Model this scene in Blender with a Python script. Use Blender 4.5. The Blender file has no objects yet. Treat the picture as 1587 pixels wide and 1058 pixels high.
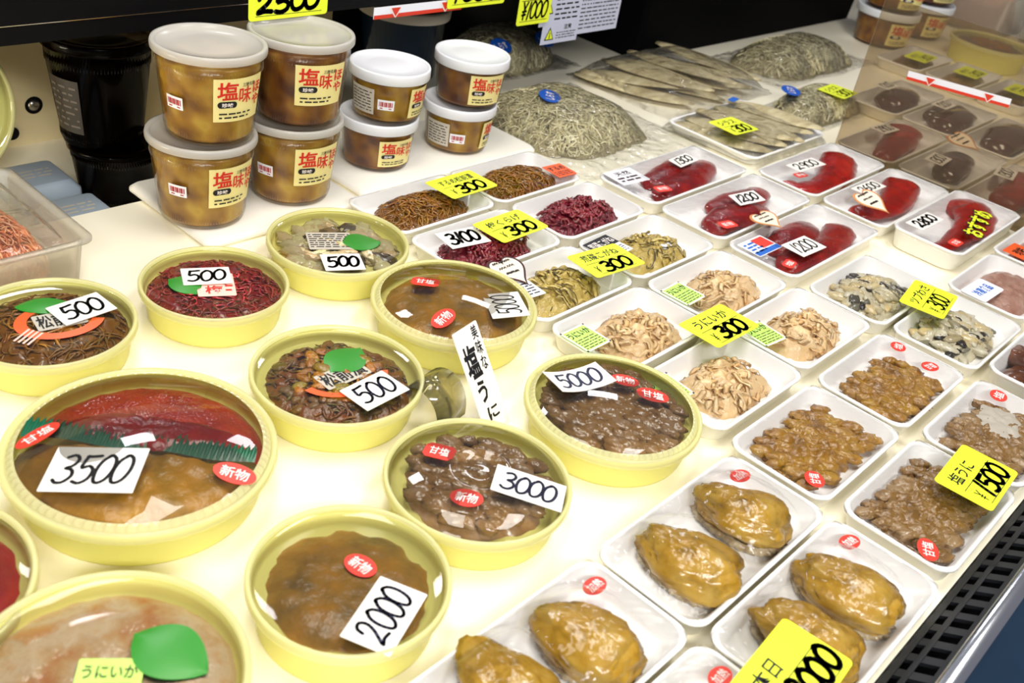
import bpy, math, random
import numpy as np
from mathutils import Vector, Matrix, Euler, noise
random.seed(7)
R = math.radians
PI = math.pi
S = bpy.context.scene
COL = bpy.context.collection

# ------------------------------------------------------------------ camera, world, lamps, exposure
YAW, PITCH, ROLL = R(52.7), R(32.3), R(10.75)
CAM_H = 0.535
fw = Vector((math.sin(YAW) * math.cos(PITCH), math.cos(YAW) * math.cos(PITCH), -math.sin(PITCH)))
rt = Vector((math.cos(YAW), -math.sin(YAW), 0))
up = rt.cross(fw)
r2 = rt * math.cos(ROLL) + up * math.sin(ROLL)
u2 = up * math.cos(ROLL) - rt * math.sin(ROLL)
cd = bpy.data.cameras.new('camera')
cam = bpy.data.objects.new('camera', cd)
COL.objects.link(cam)
m = Matrix((r2, u2, -fw)).transposed().to_4x4()
m.translation = Vector((0, 0, CAM_H))
cam.matrix_world = m
cd.sensor_width = 36
cd.lens = 36 * 1565 / 1587
cd.clip_start = 0.02
cd.dof.use_dof = True
cd.dof.focus_distance = 1.0
cd.dof.aperture_fstop = 9.0
S.camera = cam

w = bpy.data.worlds.new('world')
S.world = w
w.use_nodes = True
w.node_tree.nodes['Background'].inputs[0].default_value = (0.80, 0.80, 0.92, 1)
w.node_tree.nodes['Background'].inputs[1].default_value = 0.20


def lamp(name, loc, target, sx, sy, power, col, rz=0):
    l = bpy.data.lights.new(name, 'AREA')
    l.shape = 'RECTANGLE'
    l.size, l.size_y = sx, sy
    l.energy = power
    l.color = col
    o = bpy.data.objects.new(name, l)
    COL.objects.link(o)
    o.location = loc
    d = Vector(target) - Vector(loc)
    q = d.to_track_quat('-Z', 'Y')
    o.rotation_euler = q.to_euler()
    return o


lamp('ceiling_and_fill_lamp', (0.35, 0.62, 1.75), (0.40, 0.55, 0), 0.9, 0.35, 11.5, (1.0, 0.95, 0.85))
lamp('ceiling_and_fill_lamp', (1.15, 0.10, 1.75), (1.0, 0.30, 0), 0.9, 0.30, 12, (1.0, 0.97, 0.93))
lamp('wall_fill_lamp', (-0.30, 1.10, 0.06), (0.6, 1.16, 0.0), 0.22, 0.10, 2.2, (1.0, 0.90, 0.68))  # unseen lamp, added to brighten the left end of the rear wall
lamp('ceiling_and_fill_lamp', (2.6, 1.75, 1.85), (1.2, 0.7, 0), 0.55, 0.28, 7, (0.96, 0.97, 1.0))
lamp('ceiling_and_fill_lamp', (1.05, 2.05, 1.78), (0.7, 0.5, 0), 0.42, 0.24, 6, (0.98, 0.98, 1.0))
lamp('ceiling_and_fill_lamp', (-0.35, -0.75, 1.15), (0.5, 0.35, 0), 1.2, 0.20, 28, (0.99, 0.98, 0.96))  # fill added low on the shopper side to brighten tub and cup sides
S.view_settings.view_transform = 'Standard'
S.view_settings.look = 'None'
S.view_settings.exposure = 0.30
S.view_settings.gamma = 1
S.cycles.transparent_max_bounces = 24
S.cycles.max_bounces = 12
S.cycles.diffuse_bounces = 7
S.cycles.caustics_reflective = False
S.cycles.caustics_refractive = False


# ------------------------------------------------------------------ materials
def srgb(r, g, b):
    f = lambda c: (c / 255 / 12.92) if c <= 10 else ((c / 255 + .055) / 1.055) ** 2.4
    return (f(r), f(g), f(b), 1)


def new_mat(name):
    mt = bpy.data.materials.new(name)
    mt.use_nodes = True
    nt = mt.node_tree
    return mt, nt, nt.nodes, nt.links


def ramp_node(N, cols):
    rp = N.new('ShaderNodeValToRGB')
    e = rp.color_ramp.elements
    n = len(cols)
    while len(e) < n:
        e.new(0.5)
    for i, c in enumerate(cols):
        if len(c) == 2:
            e[i].position, e[i].color = c[0], c[1]
        else:
            e[i].position, e[i].color = i / max(1, n - 1), c
    return rp


def P(name, col, rough=0.5, noise_scale=None, cols=None, island=None, bump=None, voro=None,
      spec=0.5, sss=0, coat=0, detail=5, metal=0, stretch=None, trans=0):
    """principled surface; cols = noise-driven ramp, island = extra ramp picked per loose piece"""
    mt, nt, N, L = new_mat(name)
    b = N['Principled BSDF']
    b.inputs['Base Color'].default_value = col
    b.inputs['Roughness'].default_value = rough
    b.inputs['Specular IOR Level'].default_value = spec
    b.inputs['Metallic'].default_value = metal
    if coat:
        b.inputs['Coat Weight'].default_value = coat
        b.inputs['Coat Roughness'].default_value = 0.06
    if sss:
        b.inputs['Subsurface Weight'].default_value = sss
        b.inputs['Subsurface Radius'].default_value = (0.006, 0.003, 0.0015)
    if trans:
        b.inputs['Transmission Weight'].default_value = trans
    tc = N.new('ShaderNodeTexCoord')
    vec = tc.outputs['Object']
    if stretch:
        mp = N.new('ShaderNodeMapping')
        mp.inputs['Scale'].default_value = stretch
        L.new(vec, mp.inputs['Vector'])
        vec = mp.outputs['Vector']
    out = None
    if cols:
        nz = N.new('ShaderNodeTexNoise')
        nz.inputs['Scale'].default_value = noise_scale
        nz.inputs['Detail'].default_value = detail
        nz.inputs['Roughness'].default_value = 0.6
        L.new(vec, nz.inputs['Vector'])
        rp = ramp_node(N, cols)
        L.new(nz.outputs['Fac'], rp.inputs['Fac'])
        out = rp.outputs['Color']
    if island:
        g = N.new('ShaderNodeNewGeometry')
        rp = ramp_node(N, island)
        L.new(g.outputs['Random Per Island'], rp.inputs['Fac'])
        if out:
            mx = N.new('ShaderNodeMixRGB')
            mx.inputs[0].default_value = 0.6
            L.new(out, mx.inputs[1])
            L.new(rp.outputs['Color'], mx.inputs[2])
            out = mx.outputs[0]
        else:
            out = rp.outputs['Color']
    if out:
        L.new(out, b.inputs['Base Color'])
    nrm = None
    if bump:
        nz = N.new('ShaderNodeTexNoise')
        nz.inputs['Scale'].default_value = bump[0]
        nz.inputs['Detail'].default_value = 4
        L.new(vec, nz.inputs['Vector'])
        bp = N.new('ShaderNodeBump')
        bp.inputs['Strength'].default_value = bump[1]
        bp.inputs['Distance'].default_value = 0.004
        L.new(nz.outputs['Fac'], bp.inputs['Height'])
        nrm = bp.outputs['Normal']
    if voro:
        vz = N.new('ShaderNodeTexVoronoi')
        vz.inputs['Scale'].default_value = voro[0]
        L.new(vec, vz.inputs['Vector'])
        bp = N.new('ShaderNodeBump')
        bp.inputs['Strength'].default_value = voro[1]
        bp.inputs['Distance'].default_value = 0.003
        bp.invert = True
        L.new(vz.outputs['Distance'], bp.inputs['Height'])
        if nrm:
            L.new(nrm, bp.inputs['Normal'])
        nrm = bp.outputs['Normal']
    if nrm:
        L.new(nrm, b.inputs['Normal'])
        if coat:
            L.new(nrm, b.inputs['Coat Normal'])
    return mt


def clear(name, tint=(1, 1, 1, 1), rough=0.04, ior=1.45, haze=0.0, haze_col=(1, 1, 1, 1), bump=None, boost=1.0, through=0.5):
    """thin clear plastic: see-through, with a gloss that grows at grazing angles"""
    mt, nt, N, L = new_mat(name)
    N.remove(N['Principled BSDF'])
    o = N['Material Output']
    tr = N.new('ShaderNodeBsdfTransparent')
    tr.inputs[0].default_value = tint
    gl = N.new('ShaderNodeBsdfGlossy')
    gl.inputs['Roughness'].default_value = rough
    fr = N.new('ShaderNodeFresnel')
    fr.inputs['IOR'].default_value = ior
    mu = N.new('ShaderNodeMath')
    mu.operation = 'MULTIPLY'
    mu.use_clamp = True
    mu.inputs[1].default_value = boost
    L.new(fr.outputs[0], mu.inputs[0])
    mx = N.new('ShaderNodeMixShader')
    L.new(mu.outputs[0], mx.inputs[0])
    base = tr.outputs[0]
    if haze:
        df = N.new('ShaderNodeBsdfDiffuse')
        df.inputs[0].default_value = haze_col
        tl = N.new('ShaderNodeBsdfTranslucent')
        tl.inputs[0].default_value = haze_col
        ad = N.new('ShaderNodeMixShader')
        ad.inputs[0].default_value = through
        L.new(df.outputs[0], ad.inputs[1])
        L.new(tl.outputs[0], ad.inputs[2])
        hz = N.new('ShaderNodeMixShader')
        hz.inputs[0].default_value = haze
        L.new(tr.outputs[0], hz.inputs[1])
        L.new(ad.outputs[0], hz.inputs[2])
        base = hz.outputs[0]
    L.new(base, mx.inputs[1])
    L.new(gl.outputs[0], mx.inputs[2])
    if bump:
        tc = N.new('ShaderNodeTexCoord')
        nz = N.new('ShaderNodeTexNoise')
        nz.inputs['Scale'].default_value = bump[0]
        nz.inputs['Detail'].default_value = 2
        if len(bump) > 2:
            nz.inputs['Distortion'].default_value = bump[2]
        L.new(tc.outputs['Object'], nz.inputs['Vector'])
        bp = N.new('ShaderNodeBump')
        bp.inputs['Strength'].default_value = bump[1]
        bp.inputs['Distance'].default_value = 0.01
        L.new(nz.outputs['Fac'], bp.inputs['Height'])
        L.new(bp.outputs['Normal'], gl.inputs['Normal'])
        L.new(bp.outputs['Normal'], fr.inputs['Normal'])
    L.new(mx.outputs[0], o.inputs['Surface'])
    return mt


c = srgb
M = {}
M['deck'] = P('cream_panel', c(253, 247, 224), 0.32, 9, [c(254, 249, 229), c(251, 243, 215)], bump=(60, .02))
M['foam'] = P('white_foam', c(244, 243, 240), 0.38, bump=(220, .03))
M['board'] = P('foam_board', c(242, 238, 226), 0.5, bump=(160, .05))
M['bowl'] = clear('yellow_tub_plastic', c(255, 251, 180), 0.15, 1.4, haze=0.92, haze_col=c(255, 250, 150), boost=.5, through=.22)
M['lid'] = clear('clear_lid', (0.99, 0.99, 0.97, 1), 0.03, 1.5, haze=0.02, boost=1.0)
M['lid_ring'] = clear('clear_lid_ring', c(252, 248, 205), 0.08, 1.5, haze=0.6, haze_col=c(255, 252, 190), boost=.5, through=.2)
M['film'] = clear('cling_film', (1, 1, 1, 1), 0.045, 1.42, bump=(55, 0.35), boost=.55)
M['film_taut'] = clear('taut_film', (1, 1, 1, 1), 0.04, 1.35, bump=(30, 0.08), boost=.5)
M['bag'] = clear('bag_film', (0.99, 0.99, 0.98, 1), 0.07, 1.4, haze=0.04, bump=(28, 0.9, 1.2), boost=.8)
M['pane'] = clear('divider_pane', c(226, 217, 202), 0.10, 1.3, haze=0.09, haze_col=c(214, 200, 170), boost=.5)
M['cup'] = clear('clear_cup', (0.995, 0.995, 0.98, 1), 0.05, 1.35, haze=0.02, haze_col=c(230, 220, 190), boost=.45)
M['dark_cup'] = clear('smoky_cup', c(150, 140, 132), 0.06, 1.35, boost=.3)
M['cup_lid'] = clear('milky_lid', c(225, 220, 205), 0.2, 1.4, haze=0.55, haze_col=c(250, 247, 238), boost=.7, through=.2)
M['bin'] = clear('clear_bin', c(254, 252, 246), 0.12, 1.35, haze=0.26, haze_col=c(254, 248, 234), boost=.6, through=.3)
M['white_lid'] = P('white_lid', c(228, 230, 234), 0.35)
M['shade_box'] = P('black_shade_box', (0.002, 0.002, 0.0025, 1), 0.7, spec=.05)
M['black'] = P('black_metal', (0.003, 0.003, 0.0035, 1), 0.45, spec=.12)
M['grille'] = P('black_grille', (0.012, 0.013, 0.016, 1), 0.4)
M['grille_void'] = P('grille_void', (0.001, 0.001, 0.0015, 1), 0.9, spec=0.1)
M['chrome'] = P('steel_rail', (0.75, 0.77, 0.80, 1), 0.18, metal=1)
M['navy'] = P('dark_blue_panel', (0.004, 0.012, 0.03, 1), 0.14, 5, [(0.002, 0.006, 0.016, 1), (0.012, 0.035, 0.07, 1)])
M['card'] = P('white_card', c(240, 236, 228), 0.55)
M['yellow'] = P('yellow_card', c(236, 250, 48), 0.5)
M['ink'] = P('black_ink', (0.004, 0.004, 0.006, 1), 0.5)
M['ink_blue'] = P('blue_black_ink', (0.012, 0.016, 0.05, 1), 0.5)
M['ink_red'] = P('red_ink', c(205, 38, 22), 0.5)
M['ink_white'] = P('white_ink', c(245, 235, 230), 0.5)
M['red'] = P('red_sticker', c(226, 62, 48), 0.35)
M['red_strip'] = P('red_strip', c(214, 52, 24), 0.4)
M['pink_paper'] = P('pink_paper', c(245, 205, 188), 0.5)
M['green_label'] = P('green_label', c(186, 232, 92), 0.45, 40, [c(176, 228, 78), c(206, 240, 130)])
M['leaf'] = P('green_plastic_leaf', c(52, 140, 44), 0.35)
M['leaf_teal'] = P('dark_green_plastic_leaf', c(8, 92, 62), 0.3)
M['orange'] = P('orange_label', c(240, 96, 42), 0.4)
M['blue'] = P('blue_sticker', c(24, 88, 190), 0.35)
M['blue_ink'] = P('blue_print', c(40, 105, 200), 0.4)
M['teal'] = P('teal_print', c(70, 175, 165), 0.4)
M['cream_label'] = P('cream_label', c(238, 224, 150), 0.5)
M['grey_label'] = P('grey_label', c(196, 188, 172), 0.5)
M['white_label'] = P('white_label', c(238, 240, 246), 0.45)
M['sheet'] = P('warning_sheet', c(196, 200, 222), 0.5)
M['wall'] = P('cream_wall', c(226, 212, 176), 0.3, 6, [c(230, 218, 186), c(214, 194, 140)])
M['wall_dark'] = P('black_wall', (0.004, 0.004, 0.005, 1), 0.4)
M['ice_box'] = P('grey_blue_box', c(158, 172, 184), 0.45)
M['screw'] = P('screw_steel', (0.35, 0.33, 0.3, 1), 0.3, metal=1)
M['floor'] = P('floor_tile', (0.05, 0.05, 0.055, 1), 0.5)
M['heart'] = P('heart_paper', c(248, 232, 206), 0.5)
M['heart_edge'] = P('heart_maroon_edge', c(60, 10, 14), 0.5)
M['heart_edge_tan'] = P('heart_tan_edge', c(206, 140, 84), 0.5)
M['holder'] = clear('olive_holder', c(226, 220, 178), 0.1, 1.5, haze=0.2, haze_col=c(196, 190, 140))
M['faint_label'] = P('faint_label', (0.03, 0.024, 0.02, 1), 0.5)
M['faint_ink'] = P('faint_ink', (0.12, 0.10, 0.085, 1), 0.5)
# foods
M['uni'] = P('sea_urchin_amber', c(156, 112, 16), 0.18, 50, [(.25, c(100, 62, 8)), (.48, c(156, 108, 14)), (.72, c(180, 138, 34))], bump=(190, .55), coat=.7)
M['uni_dark'] = P('sea_urchin_brown', c(130, 96, 50), 0.18, 50, [(.25, c(92, 62, 22)), (.48, c(140, 102, 44)), (.75, c(168, 140, 100))], bump=(190, .55), coat=.7)
M['uni_paste'] = P('amber_paste', c(168, 116, 14), 0.34, 30, [(.28, c(104, 78, 10)), (.44, c(150, 108, 14)), (.6, c(174, 120, 16)), (.76, c(198, 146, 44))], bump=(110, .5), coat=.1)
M['uni_grey'] = P('cured_urchin', c(132, 102, 68), 0.2, 50, [(.25, c(100, 66, 24)), (.5, c(144, 106, 56)), (.75, c(166, 140, 114))], bump=(120, .3), coat=.3)
M['roe'] = P('red_roe', c(146, 12, 6), 0.18, 24, [(.3, c(120, 7, 6)), (.5, c(156, 14, 8)), (.75, c(184, 40, 14))], bump=(300, .15), coat=.15)
M['roe_dark'] = P('dark_red_roe', c(120, 8, 8), 0.18, 24, [(.3, c(90, 5, 6)), (.5, c(132, 10, 8)), (.72, c(168, 36, 16))], bump=(300, .2), coat=.15)
M['roe_orange'] = P('orange_red_roe', c(176, 44, 6), 0.25, 30, [(.3, c(146, 24, 4)), (.6, c(188, 54, 8))], voro=(330, .3), coat=.1)
M['oyster'] = P('oyster_olive', c(170, 132, 44), 0.26, 34, [(.26, c(106, 76, 14)), (.44, c(164, 124, 32)), (.62, c(178, 144, 62)), (.8, c(196, 166, 96))], bump=(60, .6), coat=.25)
M['oyster_edge'] = P('oyster_mantle', c(120, 106, 84), 0.3, 60, [(.3, c(70, 56, 40)), (.5, c(150, 130, 96)), (.75, c(200, 188, 160))], bump=(120, .7), coat=.3)
M['matsumae'] = P('soy_kelp_shreds', c(140, 86, 22), 0.22, 60, [(.3, c(104, 60, 14)), (.7, c(168, 112, 32))], island=[(0, c(84, 42, 10)), (.3, c(156, 98, 24)), (.6, c(188, 132, 48)), (.8, c(124, 108, 36)), (1, c(146, 66, 18))], coat=.3)
M['ume'] = P('plum_red_shreds', c(122, 24, 38), 0.24, 70, [(.3, c(86, 10, 24)), (.7, c(150, 40, 54))], island=[(0, c(92, 14, 28)), (.4, c(134, 30, 46)), (.75, c(152, 54, 60)), (1, c(112, 50, 28))], bump=(160, .5), coat=.3)
M['ume_red'] = P('bright_plum_shreds', c(150, 26, 30), 0.26, island=[(0, c(112, 14, 20)), (.5, c(166, 30, 34)), (1, c(188, 58, 58))], coat=.15)
M['wakame'] = P('seaweed_olive', c(186, 160, 76), 0.26, 110, [(.3, c(126, 106, 36)), (.5, c(192, 166, 84)), (.72, c(212, 194, 124))], island=[(0, c(186, 160, 78)), (.5, c(200, 174, 90)), (.9, c(210, 190, 118)), (1, c(150, 130, 60))], bump=(150, .7), coat=.3)
M['wakame_dark'] = P('dark_stems', c(70, 58, 20), 0.3)
M['squid'] = P('squid_strips', c(220, 186, 136), 0.22, 60, [(.28, c(196, 150, 92)), (.5, c(222, 188, 136)), (.75, c(238, 214, 172))], island=[(0, c(214, 176, 122)), (.4, c(228, 198, 150)), (.75, c(218, 178, 118)), (1, c(204, 150, 86))], bump=(140, .6), coat=.35, sss=.1)
M['squid_mush'] = P('squid_in_roe', c(222, 180, 124), 0.28, 30, [(.32, c(206, 128, 58)), (.44, c(222, 176, 118)), (.56, c(236, 208, 166)), (.68, c(226, 164, 92))], bump=(60, .9), coat=.3)
M['whelk'] = P('whelk_pieces', c(190, 180, 150), 0.25, island=[(0, c(206, 200, 176)), (.45, c(188, 176, 140)), (.72, c(206, 184, 132)), (.84, c(120, 116, 96)), (.92, c(50, 44, 38)), (1, c(30, 26, 22))], coat=.4)
M['kimchi'] = P('pale_pickles', c(212, 202, 152), 0.25, island=[(0, c(214, 206, 152)), (.5, c(200, 188, 144)), (.82, c(206, 178, 132)), (.90, c(104, 86, 54)), (1, c(54, 40, 30))], coat=.3)
M['mixed'] = P('mixed_seaweed', c(104, 72, 28), 0.22, 40, [(.3, c(66, 40, 14)), (.45, c(116, 98, 20)), (.6, c(150, 84, 22)), (.75, c(170, 96, 30))], island=[(0, c(58, 38, 18)), (.25, c(150, 76, 16)), (.5, c(128, 118, 22)), (.75, c(182, 104, 26)), (1, c(140, 122, 96))], bump=(160, .5), coat=.35)
M['mince'] = P('pink_mince', c(172, 128, 112), 0.32, 60, [(.3, c(150, 104, 88)), (.7, c(190, 148, 130))], bump=(150, .6), coat=.2)
M['salmon'] = P('orange_shreds', c(224, 136, 84), 0.3, island=[(0, c(214, 112, 62)), (.5, c(230, 146, 92)), (1, c(238, 176, 132))], coat=.2)
M['shirasu'] = P('dried_whitebait', c(204, 194, 150), 0.5, island=[(0, c(168, 158, 114)), (.4, c(206, 196, 152)), (.8, c(228, 220, 182)), (1, c(136, 126, 92))])
M['shirasu_bed'] = P('whitebait_bed', c(156, 144, 102), 0.7, 260, [(.3, c(120, 110, 76)), (.7, c(184, 172, 130))], bump=(300, .8))
M['dried_fish'] = P('dried_fish', c(206, 190, 146), 0.4, 24, [(.3, c(166, 146, 102)), (.55, c(212, 198, 154)), (.8, c(228, 216, 180))], bump=(240, .4), stretch=(1, 3, 1))
M['hoya'] = P('sea_squirt_in_brine', c(180, 134, 30), 0.3, 30, [(.34, c(120, 72, 12)), (.48, c(172, 124, 28)), (.62, c(204, 164, 58)), (.75, c(176, 130, 30))], bump=(40, .6), coat=.2, detail=1.5)
M['hoya_dark'] = P('dark_sea_squirt', c(130, 78, 22), 0.3, 30, [(.36, c(84, 34, 8)), (.52, c(140, 86, 20)), (.7, c(184, 134, 46))], bump=(40, .6), coat=.2, detail=1.5)
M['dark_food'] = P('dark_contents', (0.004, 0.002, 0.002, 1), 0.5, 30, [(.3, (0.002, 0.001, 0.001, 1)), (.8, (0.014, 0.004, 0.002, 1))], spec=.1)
M['brown_squid'] = P('brown_cuts', c(98, 52, 26), 0.2, 30, [(.3, c(60, 26, 12)), (.7, c(124, 72, 40))], bump=(40, .6), coat=.5)
M['purple_food'] = P('dark_purple_roe', c(72, 40, 52), 0.16, 30, [(.3, c(48, 22, 30)), (.7, c(96, 60, 70))], coat=.6)
M['brine'] = P('yellow_brine', c(226, 216, 120), 0.15, 20, [c(222, 212, 112), c(232, 226, 150)])


# ------------------------------------------------------------------ mesh kit
class MB:
    def __init__(s):
        s.v, s.f = [], []

    def add(s, v, f):
        o = len(s.v)
        s.v += [tuple(p) for p in v]
        s.f += [tuple(i + o for i in q) for q in f]
        return s

    def box(s, x0, x1, y0, y1, z0, z1):
        v = [(x, y, z) for z in (z0, z1) for y in (y0, y1) for x in (x0, x1)]
        return s.add(v, [(0, 2, 3, 1), (4, 5, 7, 6), (0, 1, 5, 4), (2, 6, 7, 3), (0, 4, 6, 2), (1, 3, 7, 5)])

    def loft(s, rings, close=True, cap0=False, cap1=False):
        n = len(rings[0])
        o = len(s.v)
        for r in rings:
            s.v += [tuple(p) for p in r]
        k = n if close else n - 1
        for i in range(len(rings) - 1):
            for j in range(k):
                a, b = o + i * n + j, o + i * n + (j + 1) % n
                s.f.append((a, b, b + n, a + n))
        if cap0:
            s.f.append(tuple(o + j for j in range(n))[::-1])
        if cap1:
            s.f.append(tuple(o + (len(rings) - 1) * n + j for j in range(n)))
        return s

    def lathe(s, prof, n=64, cx=0, cy=0, cap0=False, cap1=False, mod=None):
        rings = []
        for (r, z) in prof:
            ring = []
            for j in range(n):
                a = 2 * PI * j / n
                rr = r if mod is None else r * mod(a, z)
                ring.append((cx + rr * math.cos(a), cy + rr * math.sin(a), z))
            rings.append(ring)
        return s.loft(rings, True, cap0, cap1)

    def tube(s, pts, rad, n=5, flat=1.0):
        rings = []
        pts = [Vector(p) for p in pts]
        for i, p in enumerate(pts):
            t = (pts[min(i + 1, len(pts) - 1)] - pts[max(i - 1, 0)]).normalized()
            a = t.cross(Vector((0, 0, 1)))
            if a.length < 1e-4:
                a = Vector((1, 0, 0))
            a.normalize()
            b = a.cross(t)
            r = rad[i] if isinstance(rad, (list, tuple)) else rad
            rings.append([p + a * (r * math.cos(2 * PI * j / n)) + b * (r * flat * math.sin(2 * PI * j / n)) for j in range(n)])
        return s.loft(rings, True, True, True)

    def data(s, name, mats, smooth=True):
        me = bpy.data.meshes.new(name)
        me.from_pydata(s.v, [], s.f)
        for mm in (mats if isinstance(mats, (list, tuple)) else [mats]):
            me.materials.append(mm)
        me.polygons.foreach_set('use_smooth', [smooth] * len(me.polygons))
        me.update()
        return me

    def build(s, name, mats, parent=None, smooth=True, loc=None, rot=None):
        return link(name, s.data(name, mats, smooth), parent, loc, rot)


def link(name, me, parent=None, loc=None, rot=None):
    o = bpy.data.objects.new(name, me)
    COL.objects.link(o)
    if parent:
        o.parent = parent
    if loc:
        o.location = loc
    if rot:
        o.rotation_euler = rot
    return o


def tag(o, label=None, cat=None, group=None, kind=None):
    if label:
        o['label'] = label
    if cat:
        o['category'] = cat
    if group:
        o['group'] = group
    if kind:
        o['kind'] = kind
    return o


def thing(name, label, cat, loc=(0, 0, 0), rz=0, group=None):
    o = bpy.data.objects.new(name, None)
    COL.objects.link(o)
    o.empty_display_size = 0.01
    o.location = loc
    o.rotation_euler = (0, 0, rz)
    return tag(o, label, cat, group)


def rrect(w, h, r, z=0, n=6, cx=0, cy=0):
    """rounded rectangle ring, counter-clockwise"""
    out = []
    r = min(r, w / 2 - 1e-5, h / 2 - 1e-5)
    for (sx, sy, a0) in ((1, -1, -90), (1, 1, 0), (-1, 1, 90), (-1, -1, 180)):
        for k in range(n + 1):
            a = R(a0 + 90 * k / n)
            out.append((cx + sx * (w / 2 - r) + r * math.cos(a), cy + sy * (h / 2 - r) + r * math.sin(a), z))
    return out


def slab(mb, w, h, r, z0, z1, bev=None, n=6, cx=0, cy=0):
    bev = min(0.15 * abs(z1 - z0), 0.002) if bev is None else bev
    rings = [rrect(w - 2 * bev, h - 2 * bev, r, z0, n, cx, cy), rrect(w, h, r, z0 + bev, n, cx, cy),
             rrect(w, h, r, z1 - bev, n, cx, cy), rrect(w - 2 * bev, h - 2 * bev, r, z1, n, cx, cy)]
    return mb.loft(rings, True, True, True)


def nz3(x, y, z, s):
    return noise.noise(Vector((x * s, y * s, z * s)))


def smooth_path(pts, k=6, closed=False):
    pts = [Vector(p).to_3d() for p in pts]
    out = []
    n = len(pts)
    for i in range(n if closed else n - 1):
        g = lambda q: pts[q % n] if closed else pts[max(0, min(n - 1, q))]
        p0, p1, p2, p3 = g(i - 1), g(i), g(i + 1), g(i + 2)
        for j in range(k):
            t = j / k
            out.append(0.5 * ((2 * p1) + (p2 - p0) * t + (2 * p0 - 5 * p1 + 4 * p2 - p3) * t * t + (3 * p1 - p0 - 3 * p2 + p3) * t ** 3))
    if not closed:
        out.append(pts[-1])
    return out


# ------------------------------------------------------------------ handwriting and printing
GL = {
    '0': ([[(.30, 1), (.08, .8), (.02, .45), (.12, .08), (.30, 0), (.50, .15), (.58, .5), (.50, .85), (.30, 1), (.2, .95)]], .62),
    '1': ([[(.22, 1.0), (.14, .5), (.08, 0)]], .34),
    '2': ([[(.05, .72), (.12, .95), (.36, 1.0), (.50, .78), (.38, .45), (.04, .02), (.3, .08), (.60, .04)]], .66),
    '3': ([[(.08, .92), (.32, 1.0), (.50, .84), (.42, .62), (.22, .52), (.46, .46), (.56, .25), (.40, .03), (.16, 0), (.02, .1)]], .62),
    '5': ([[(.12, .98), (.10, .56), (.34, .62), (.54, .46), (.52, .16), (.30, 0), (.06, .06)], [(.10, .96), (.32, .97), (.56, 1.0)]], .64),
    '6': ([[(.42, 1.0), (.16, .7), (.04, .3), (.16, .03), (.40, 0), (.54, .2), (.44, .44), (.22, .46), (.07, .28)]], .62),
    '8': ([[(.46, .86), (.28, 1.0), (.10, .84), (.20, .6), (.46, .38), (.52, .14), (.30, 0), (.08, .14), (.18, .42), (.44, .64), (.46, .86)]], .6),
    '9': ([[(.48, .78), (.32, 1.0), (.10, .88), (.06, .62), (.26, .5), (.46, .64), (.50, .9), (.46, .5), (.36, 0)]], .6),
    '¥': ([[(.05, 1), (.26, .56)], [(.5, 1), (.26, .56), (.24, 0)], [(.08, .46), (.44, .48)], [(.08, .26), (.42, .28)]], .56),
    '~': ([[(0, .3), (.1, .7), (.2, .3), (.32, .75), (.42, .35), (.55, .7), (.6, .3)]], .7),
}


def ribbon(mb, pts, hw, z=0.0):
    pts = [Vector((p[0], p[1])) for p in pts]
    for i in range(len(pts) - 1):
        d = pts[i + 1] - pts[i]
        if d.length < 1e-7:
            continue
        nn = Vector((-d.y, d.x)).normalized() * hw
        a, b = pts[i], pts[i + 1]
        mb.add([(a.x - nn.x, a.y - nn.y, z), (b.x - nn.x, b.y - nn.y, z), (b.x + nn.x, b.y + nn.y, z), (a.x + nn.x, a.y + nn.y, z)], [(0, 1, 2, 3)])
    for i, p in enumerate(pts):
        if i % 2 == 0 or i == len(pts) - 1:
            mb.add([(p.x + hw * math.cos(k * PI / 4), p.y + hw * math.sin(k * PI / 4), z) for k in range(8)], [tuple(range(8))])


def hand(mb, txt, x0, y0, height, width=None, pen=0.0012, z=0.0, slant=0.12):
    """marker-pen digits from x0,y0 (lower left), returns advance"""
    adv = sum(GL[ch][1] for ch in txt)
    sc = (width / adv) if width else height * .9
    x = x0
    for ch in txt:
        strokes, a = GL[ch]
        jx, jy = random.uniform(-.03, .03), random.uniform(-.04, .04)
        for st in strokes:
            pts = smooth_path([(p[0], p[1], 0) for p in st], 5)
            ribbon(mb, [(x + (p.x + jx) * sc + slant * p.y * height, y0 + (p.y + jy) * height) for p in pts], pen, z)
        x += a * sc
    return x


_tc = {}


def text_mesh(s, bold=0.0):
    k = (s, bold)
    if k not in _tc:
        cu = bpy.data.curves.new('t', 'FONT')
        cu.body = s
        cu.size = 1
        cu.offset = bold
        cu.resolution_u = 2
        ob = bpy.data.objects.new('t', cu)
        COL.objects.link(ob)
        bpy.context.view_layer.update()
        me = bpy.data.meshes.new_from_object(ob)
        v = [tuple(q.co) for q in me.vertices]
        f = [tuple(q.vertices) for q in me.polygons]
        bpy.data.objects.remove(ob)
        bpy.data.meshes.remove(me)
        bpy.data.curves.remove(cu)
        xs, ys = [q[0] for q in v], [q[1] for q in v]
        _tc[k] = ([((q[0] - min(xs)) / (max(xs) - min(xs)), (q[1] - min(ys)) / (max(ys) - min(ys))) for q in v], f)
    return _tc[k]


def put_text(mb, s, x0, y0, w, h, z=0.0, bold=0.012, slant=0.0, vertical=False):
    if vertical:
        n = len(s)
        for i, ch in enumerate(s):
            put_text(mb, ch, x0, y0 + h * (n - 1 - i) / n + h * .04 / n, w, h * .9 / n, z, bold, slant)
        return
    v, f = text_mesh(s, bold)
    mb.add([(x0 + q[0] * w + slant * q[1] * h, y0 + q[1] * h, z) for q in v], f)


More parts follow.
